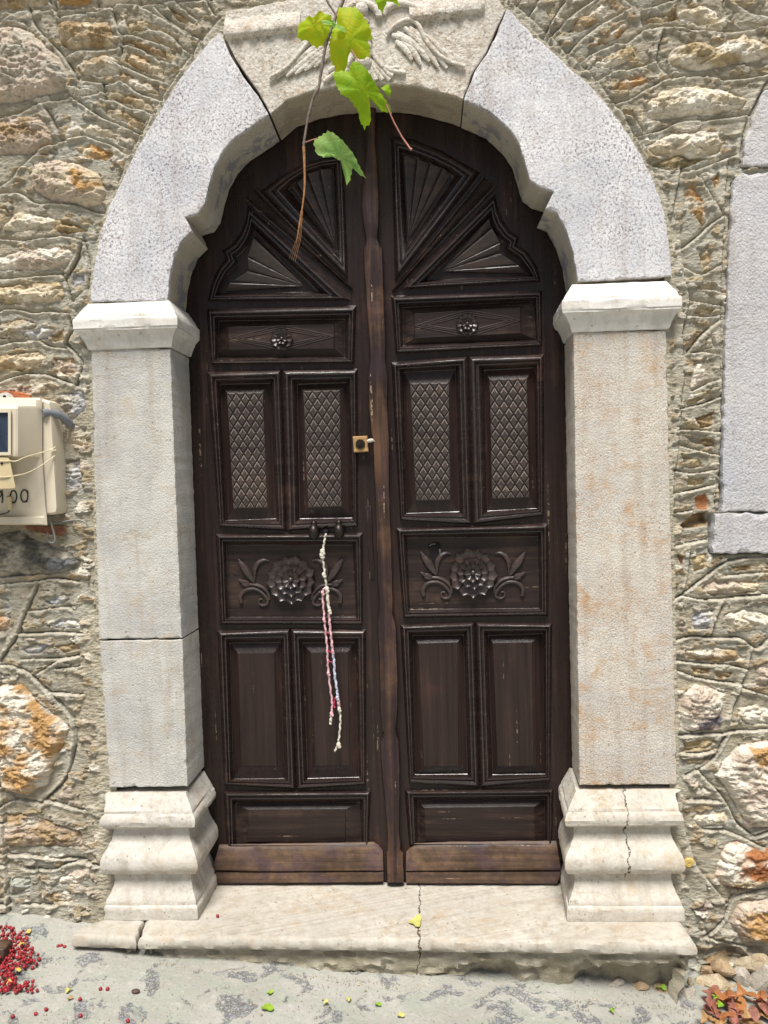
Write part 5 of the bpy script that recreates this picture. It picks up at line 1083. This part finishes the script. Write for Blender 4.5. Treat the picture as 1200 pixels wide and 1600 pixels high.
def vine():
    Y = -0.24; root = thing("grape_vine", W(545, -40, Y), "leafy vine shoot hanging down over the keystone", "vine")
    U = lambda x, y: (x/5.217+430, y/5.217)
    m = MB(); P = smooth_path([U(600,-200)]+[U(*p) for p in [(555,0),(530,60),(490,150),(460,240),(420,340),(395,460),(372,600),(352,720),(310,800),(270,950),(238,1140),(232,1200)]], 5); n = len(P)
    m.tube([W(p[0], p[1], Y) for p in P], [0.0048-0.0018*i/n+0.0009*max(0, math.sin(i*0.8)-0.6)*3 for i in range(n)], 8)
    P2 = smooth_path([U(400,-100), U(420,0), U(465,75), U(492,120)], 5); m.tube([W(p[0], p[1], Y+0.01) for p in P2], 0.0028, 7); m.build("stem", M_STEM, root, 50)
    m = MB(); P = smooth_path([(474.5,229),(475.5,250),(476,290),(473,320),(468,352),(463,380)], 6); n = len(P)
    m.tube([W(p[0], p[1], Y) for p in P], [0.0042-0.0036*i/n for i in range(n)], 7)
    for k in range(4): m.tube([W(470+k, 330, Y), W(464+2*k, 372, Y+0.002*k), W(452+3*k, 404+2*k, Y)], [0.0008,0.0006,0.0003], 5)
    m.build("dry_stem", M_DRY, root, 50)
    m = MB(); m.tube([W(603,163,Y-0.01), W(616,192,Y), W(628,214,Y), W(640,231,Y), W(643,234,Y)], [0.0022,0.0021,0.0021,0.0024,0.0042], 7); m.build("petiole", M_PETI, root, 50); m = MB()
    m.tube([W(*U(245,1160), Y), W(*U(300,1140), Y), W(*U(370,1120), Y-0.01)], 0.0016, 6); m.build("petiole", M_PETI, root, 50); m = MB(); m.tube([W(*U(610,390), Y), W(*U(660,470), Y), W(*U(690,530), Y-0.01)], 0.0018, 6); m.build("petiole", M_PETI, root, 50); m = MB()
    m.tube([W(*U(400,330), Y), W(*U(370,240), Y-0.008), W(*U(315,150), Y-0.012)], 0.0017, 6); m.build("petiole", M_PETI, root, 50)
    A = [(510,70),(570,60),(650,60),(690,100),(740,150),(775,220),(785,270),(745,290),(770,350),(760,420),(700,450),(640,430),(610,400),(580,440),(580,480),(530,540),(490,550),(470,490),(440,440),(440,360),(460,260),(500,180)]
    B = [(165,170),(190,140),(260,110),(310,150),(340,130),(370,90),(400,110),(450,110),(465,160),(450,230),(440,300),(400,350),(370,330),(330,350),(290,320),(250,290),(200,280),(165,250),(175,210)]
    C = [(470,600),(540,580),(600,590),(620,540),(660,520),(710,540),(760,600),(820,670),(880,740),(935,800),(935,830),(860,850),(830,800),(760,770),(770,850),(770,930),(715,980),(680,930),(670,870),(600,800),(540,780),(500,700)]
    C2 = [(850,690),(930,680),(945,730),(935,790),(900,760)]
    Dq = [(315,1160),(380,1110),(435,1090),(500,1120),(570,1180),(640,1240),(665,1290),(720,1370),(680,1370),(650,1310),(620,1290),(620,1360),(590,1430),(565,1445),(570,1380),(540,1300),(480,1290),(430,1240),(400,1295),(340,1260),(325,1210)]
    E = [(805,-60),(920,-60),(1000,-40),(1010,5),(960,0),(910,10),(870,65),(840,40),(815,0)]
    G_ = [(360,150),(420,150),(500,190),(560,200),(570,250),(520,240),(470,215),(400,200)]
    for q, mat, cu, ti, dy in ((A,M_LEAFY,0.03,(0.12,-0.3),-0.01),(B,M_LEAFY,0.025,(-0.2,-0.25),-0.015),(C,M_LEAF,0.03,(0.3,-0.35),-0.03),(C2,M_LEAF,0.01,(0.2,0.1),0.01),(Dq,M_LEAFB,0.03,(0.3,-0.5),-0.02),(E,M_LEAF,0.02,(0,-0.3),-0.01),(G_,M_LEAFB,0.008,(0,-0.2),-0.026)):
        leaf_mesh([U(*p) for p in q], Y+dy, cu, 0.2, ti).build("leaf", mat, root, 70)
vine()

# ------------------------------------------------------------------ loose things on the ground
def gp(px, py, dz=0.0):
    p = WZ(px, py, gz); return Vector((p.x, p.y, p.z+dz))
def bit(c, r, mat, name, label, cat, group=None, lobes=5, lift=0.006, seed=0, flat=0.25):
    rs = random.Random(seed); m = MB(); n = 22; a0 = rs.uniform(0, 6.28); st = rs.uniform(0.6, 1.0); rings = []
    for t in (1.0, 0.75, 0.45, 0.15):
        ring = []
        for i in range(n):
            a = 2*math.pi*i/n; rr = r*t*(0.78+0.22*math.cos(lobes*a+a0))*(1+0.08*(i % 2))
            x, y = rr*math.cos(a), rr*math.sin(a)*st; z = lift*(0.3+0.7*(t**2)*(0.5+0.5*math.sin(2*a+a0)))+flat*0.2*r*math.sin(a*3+a0)*t
            ring.append(Vector((x*math.cos(a0)-y*math.sin(a0), x*math.sin(a0)+y*math.cos(a0), max(0.0015, z)))+Vector(c))
        rings.append(ring)
    m.loft(rings, True, False, True); o = m.build(name, mat, None, 70, loc=c); return tag(o, label, cat, group)
sp0 = lambda px, py: WZ(px, py, lambda x: 0.003)
bit(sp0(650,1441), 0.034, M_FALLEN, "fallen_leaf", "fallen yellow green leaf lying flat on the doorstep", "leaf", None, 3, 0.006, 4)
for k, (x, y, r, mt, lb) in enumerate(((418,1578,0.019,M_GREENBIT,"crumpled green leaf scrap on the street, largest of the green scraps"),(422,1555,0.010,M_GREENBIT,"tiny green leaf scrap just behind the crumpled one"),(590,1573,0.011,M_GREENBIT,"small green leaf scrap on the cement below the middle of the step"),
        (626,1590,0.011,M_FALLEN,"yellow green leaf scrap at the very bottom below the step leaf"),(545,1565,0.009,M_FALLEN,"pale yellow leaf scrap between the green scraps"),(510,1570,0.009,M_FALLEN,"olive leaf scrap left of the pale yellow one"),(956,1582,0.011,M_GREENBIT,"bright green leaf scrap in front of the hollow under the step"),
        (107,1551,0.011,M_FALLEN,"yellow scrap with a red berry on it near the berry pile"),(109,1564,0.009,M_DEAD2,"tan flake on the cement right of the berry pile"))):
    bit(gp(x, y, 0.004), r, mt, "leaf_scrap", lb, "leaf", "leaf scraps on the street", 3, 0.008, 20+k)
m = MB(); c = gp(212,1552,0.006); m.ball(c, 0.008, 10, 7, (1.5,1,0.7), 0.08); tag(m.build("pebble", M_KICK, None, 60, loc=c), "lone dark pebble on the cement street", "pebble")
# berries
bm_ = MB(); bm_.ball((0,0,0), 0.0054, 8, 6, (1,1,0.92), 0.05); proto = bm_.build("berry", M_BERRY, None, 60)
def place_berry(p, label, first=[True], s=1.0, group="red berries on the street"):
    if first[0]: o = proto; first[0] = False
    else: o = proto.copy(); COL.objects.link(o)
    o.location = p; o.scale = (s, s, s); o.rotation_euler = (random.uniform(0, 3), random.uniform(0, 3), random.uniform(0, 3))
    tag(o, label, "berry", group)
lone = [((168,1548),"lone red berry right of the pile, a hand's breadth behind the front one"),((125,1564),"lone red berry between the pile and the yellow scrap"),((157,1548),"red berry beside the lone pair on the cement"),((72,1580),"lone red berry in front of the pile"),((56,1587),"dark red berry at the lower corner of the street"),((20,1591),"lowest red berry in the corner of the photo"),((200,1598),"red berry at the bottom edge of the photo"),((126,1590),"red berry between the pile and the bottom edge"),((96,1480),"leftmost of the three berries by the broken step end"),((101,1482),"rightmost of the three berries by the broken step end"),((91,1481),"red berry nearest the wall beside the broken step end")]
for (x, y), lb in lone: place_berry(gp(x, y, 0.005), lb)
place_berry(WZ(340,1434,lambda x: 0.0)+Vector((0,0,0.006)), "single red berry on the doorstep near the pedestal", s=0.95)
rb = random.Random(11); cnt = 0; spots = []
pile = [(0,1452),(25,1456),(40,1462),(45,1480),(62,1502),(60,1512),(40,1520),(22,1525),(30,1540),(58,1545),(62,1552),(40,1556),(0,1556)]
def inpoly(x, y, P):
    r = False
    for i in range(len(P)):
        (a, b), (c, d) = P[i], P[i-1]
        if (b > y) != (d > y) and x < (c-a)*(y-b)/(d-b)+a: r = not r
    return r
tries = 0
while cnt < 272 and tries < 9000:
    tries += 1; x, y = rb.uniform(-8, 64), rb.uniform(1450, 1558)
    if not inpoly(max(x, 0.5), y, pile): continue
    lv = sum(1 for (a, b) in spots if abs(a-x) < 5 and abs(b-y) < 3.2)
    if lv > 2: continue
    spots.append((x, y)); place_berry(gp(x, y, 0.005+0.0075*lv+rb.uniform(0, 0.003)), "crimson berry in the heap of berries at the foot of the wall", s=rb.uniform(0.65, 1.15), group="heap of red berries"); cnt += 1
for k, (x, y) in enumerate(((44,1466),(35,1484),(28,1525),(16,1545),(12,1485))):
    bit(gp(x, y, 0.015), 0.012, M_BERRYY, "husk", "yellow husk lying among the heap of red berries", "husk", "yellow husks in the berry heap", 3, 0.008, 60+k)
m = MB(); a = gp(-10,1498,0.0); m.box((a.x-0.05, a.y-0.02, a.z), (gp(12,1500).x, a.y+0.03, a.z+0.04)); 
m2 = m.build("wood_block", M_KICK, None, 30, loc=a); bv = m2.modifiers.new("edge", 'BEVEL'); bv.width = 0.004; bv.segments = 2
tag(m2, "small brown wood block at the photo's edge beside the berries", "wood block")
# grit blown against the step and over the street
def grit():
    rg = random.Random(3); m = MB()
    for k in range(900):
        if k < 520: px, py = rg.uniform(-10, 1080), rg.uniform(1500, 1602)
        else: px = rg.uniform(240, 1085); py = 1500+(px-240)*0.085+abs(rg.gauss(0, 7))+4
        r = rg.uniform(0.0008, 0.0022)*(1.8 if rg.random() < 0.08 else 1); p = gp(px, py, 0.004)
        d = [Vector((rg.uniform(-1, 1), rg.uniform(-1, 1), 0)).normalized()*r*rg.uniform(0.7, 1.5) for _ in range(3)]
        b = [p+Vector((math.cos(a)*r*1.2, math.sin(a)*r, -0.002)) for a in (0.2+k, 1.6+k, 3.1+k, 4.8+k)]
        t_ = p+Vector((d[0].x*0.3, d[0].y*0.3, r*0.9)); m.add(b+[t_], [(0,1,4),(1,2,4),(2,3,4),(3,0,4)])
    tag(m.build("grit", M_ROUGH, None, 0), "fine grit and earth crumbs over the cement and along the step", "grit", kind='stuff')
grit()
# stones under and beside the step
def rock(c, r, sq, seed, mat, label, group):
    rs = random.Random(seed); bm = bmesh.new(); bmesh.ops.create_icosphere(bm, subdivisions=3, radius=1.0)
    pl = [(Vector((rs.uniform(-1,1), rs.uniform(-1,1), rs.uniform(-1,1))).normalized(), rs.uniform(0.45,0.85)) for _ in range(11)]
    for v in bm.verts:
        d = v.co.normalized(); k = 1.0
        for nrm_, off in pl:
            dp = d.dot(nrm_)
            if dp > 0.01: k = min(k, off/dp)
        k += 0.03*math.sin(d.x*17+seed)*math.sin(d.z*19+seed)
        v.co = Vector((d.x*k*sq[0], d.y*k*sq[1], d.z*k*sq[2]))*r
    me = bpy.data.meshes.new("rock"); bm.to_mesh(me); bm.free(); me.materials.append(mat)
    me.polygons.foreach_set('use_smooth', [True]*len(me.polygons)); me.set_sharp_from_angle(angle=math.radians(24))
    o = bpy.data.objects.new("rock", me); COL.objects.link(o); o.location = c; o.rotation_euler = (rs.uniform(-0.3,0.3), rs.uniform(-0.5,0.5), rs.uniform(-0.6,0.6))
    tag(o, label, "rock", group)
def rockmat(nm, c1, c2):
    m_, t, b = mat_new(nm); k = NT(t); v = k.coord((1,1,2.2)); n = k.noise(v, 30, 6, 0.7, 0.5); n2 = k.noise(v, 150, 4, 0.6)
    k.l(k.mix(k.ramp(n2, [(0.5,0.0),(0.7,0.6)]), k.mix(k.ramp(n, [(0.35,0.0),(0.65,1.0)]), c1, c2), (0.14,0.09,0.05)), b.inputs['Base Color']); b.inputs['Roughness'].default_value = 0.9
    k.l(k.bump(k.math('ADD', n, k.math('MULTIPLY', n2, 0.4)), 0.006), b.inputs['Normal']); return m_
RK = [rockmat("cream rubble", (0.50,0.43,0.30), (0.36,0.27,0.16)), rockmat("grey rubble", (0.46,0.42,0.36), (0.34,0.30,0.24)), rockmat("brown rubble", (0.32,0.21,0.11), (0.44,0.34,0.22))]
for k, (px, py, Y, r, sq, mi, lb) in enumerate((
    (1118,1538,-0.02,0.055,(1.2,0.8,0.75),0,"largest cream rock beside the end of the doorstep"),(1160,1530,-0.02,0.032,(0.9,0.8,1.1),1,"small upright grey rock behind the dead leaves"),(1190,1535,-0.03,0.05,(0.8,0.9,1.2),1,"tall grey rock at the photo's right edge"),(1180,1505,0.0,0.045,(1.4,0.8,0.8),0,"pale flat rock above the tall grey one"),
    (1128,1508,0.0,0.035,(1.3,0.8,0.8),2,"brown rock set over the largest cream rock"),(1103,1515,0.0,0.026,(1,0.8,0.7),2,"small brown rock tucked against the step end"),(1145,1545,-0.04,0.02,(0.7,0.7,1.0),0,"little pale rock chip between cream and grey rocks"),(1072,1560,-0.085,0.04,(0.65,0.7,1.15),1,"pointed grey rock propped under the step corner"),
    (1078,1535,-0.07,0.016,(0.8,0.8,1.0),0,"small pale chip jammed under the step corner"),(1000,1541,-0.075,0.022,(1.4,0.8,0.7),2,"brown rock in the hollow under the step"),(960,1539,-0.075,0.026,(1.4,0.8,0.6),1,"flat grey rock in the hollow under the step"),(1035,1548,-0.075,0.022,(1.2,0.8,0.8),2,"brown chip behind the pointed grey rock"))):
    rock(W(px, py, Y), r, sq, 100+k, RK[mi], lb, "loose rocks at the end of the doorstep")
# dead leaves
rl = random.Random(5); names = [(M_DEAD1,"rust brown"),(M_DEAD2,"tan"),(M_DEAD3,"pinkish brown")]
for k in range(26):
    px, py = rl.uniform(1092, 1215), rl.uniform(1566, 1625); mt, nm = names[rl.randrange(3)]
    bit(gp(px, py, 0.006+0.02*rl.random()), rl.uniform(0.022, 0.038), mt, "dead_leaf", "curled %s dead leaf in the litter at the corner below the rocks" % nm, "leaf", "%s dead leaves in the corner litter" % nm, rl.choice((3,5)), rl.uniform(0.015, 0.03), 200+k, 0.9)
for k, (px, py, lb) in enumerate(((1118,1577,"fresh green sprout leaf among the dead leaves, upper one"),(1127,1590,"fresh green sprout leaf among the dead leaves, lower one"),(1033,1548,"tiny green weed sprouting under the step"))):
    bit(gp(px, py, 0.03 if k < 2 else 0.004), 0.014, M_GREENBIT, "sprout_leaf", lb, "leaf", None, 2, 0.012, 300+k, 0.6)
# snail on the wall beside the pedestal
def snail():
    c = W(1075, 1347, -0.004); m = MB(); P = []; r = []
    for i in range(40):
        t = i/39; a = t*4.6*math.pi; R_ = 0.0105*(1-t)**0.9+0.001; P.append(c+Vector((R_*math.cos(a), -0.004-0.006*t, R_*math.sin(a)))); r.append(0.0062*(1-t)+0.0012)
    m.tube(P, r, 9); tag(m.build("snail_shell", M_SNAIL, None, 60, loc=c), "yellow snail shell stuck in the gap beside the cracked pedestal", "snail shell")
snail()
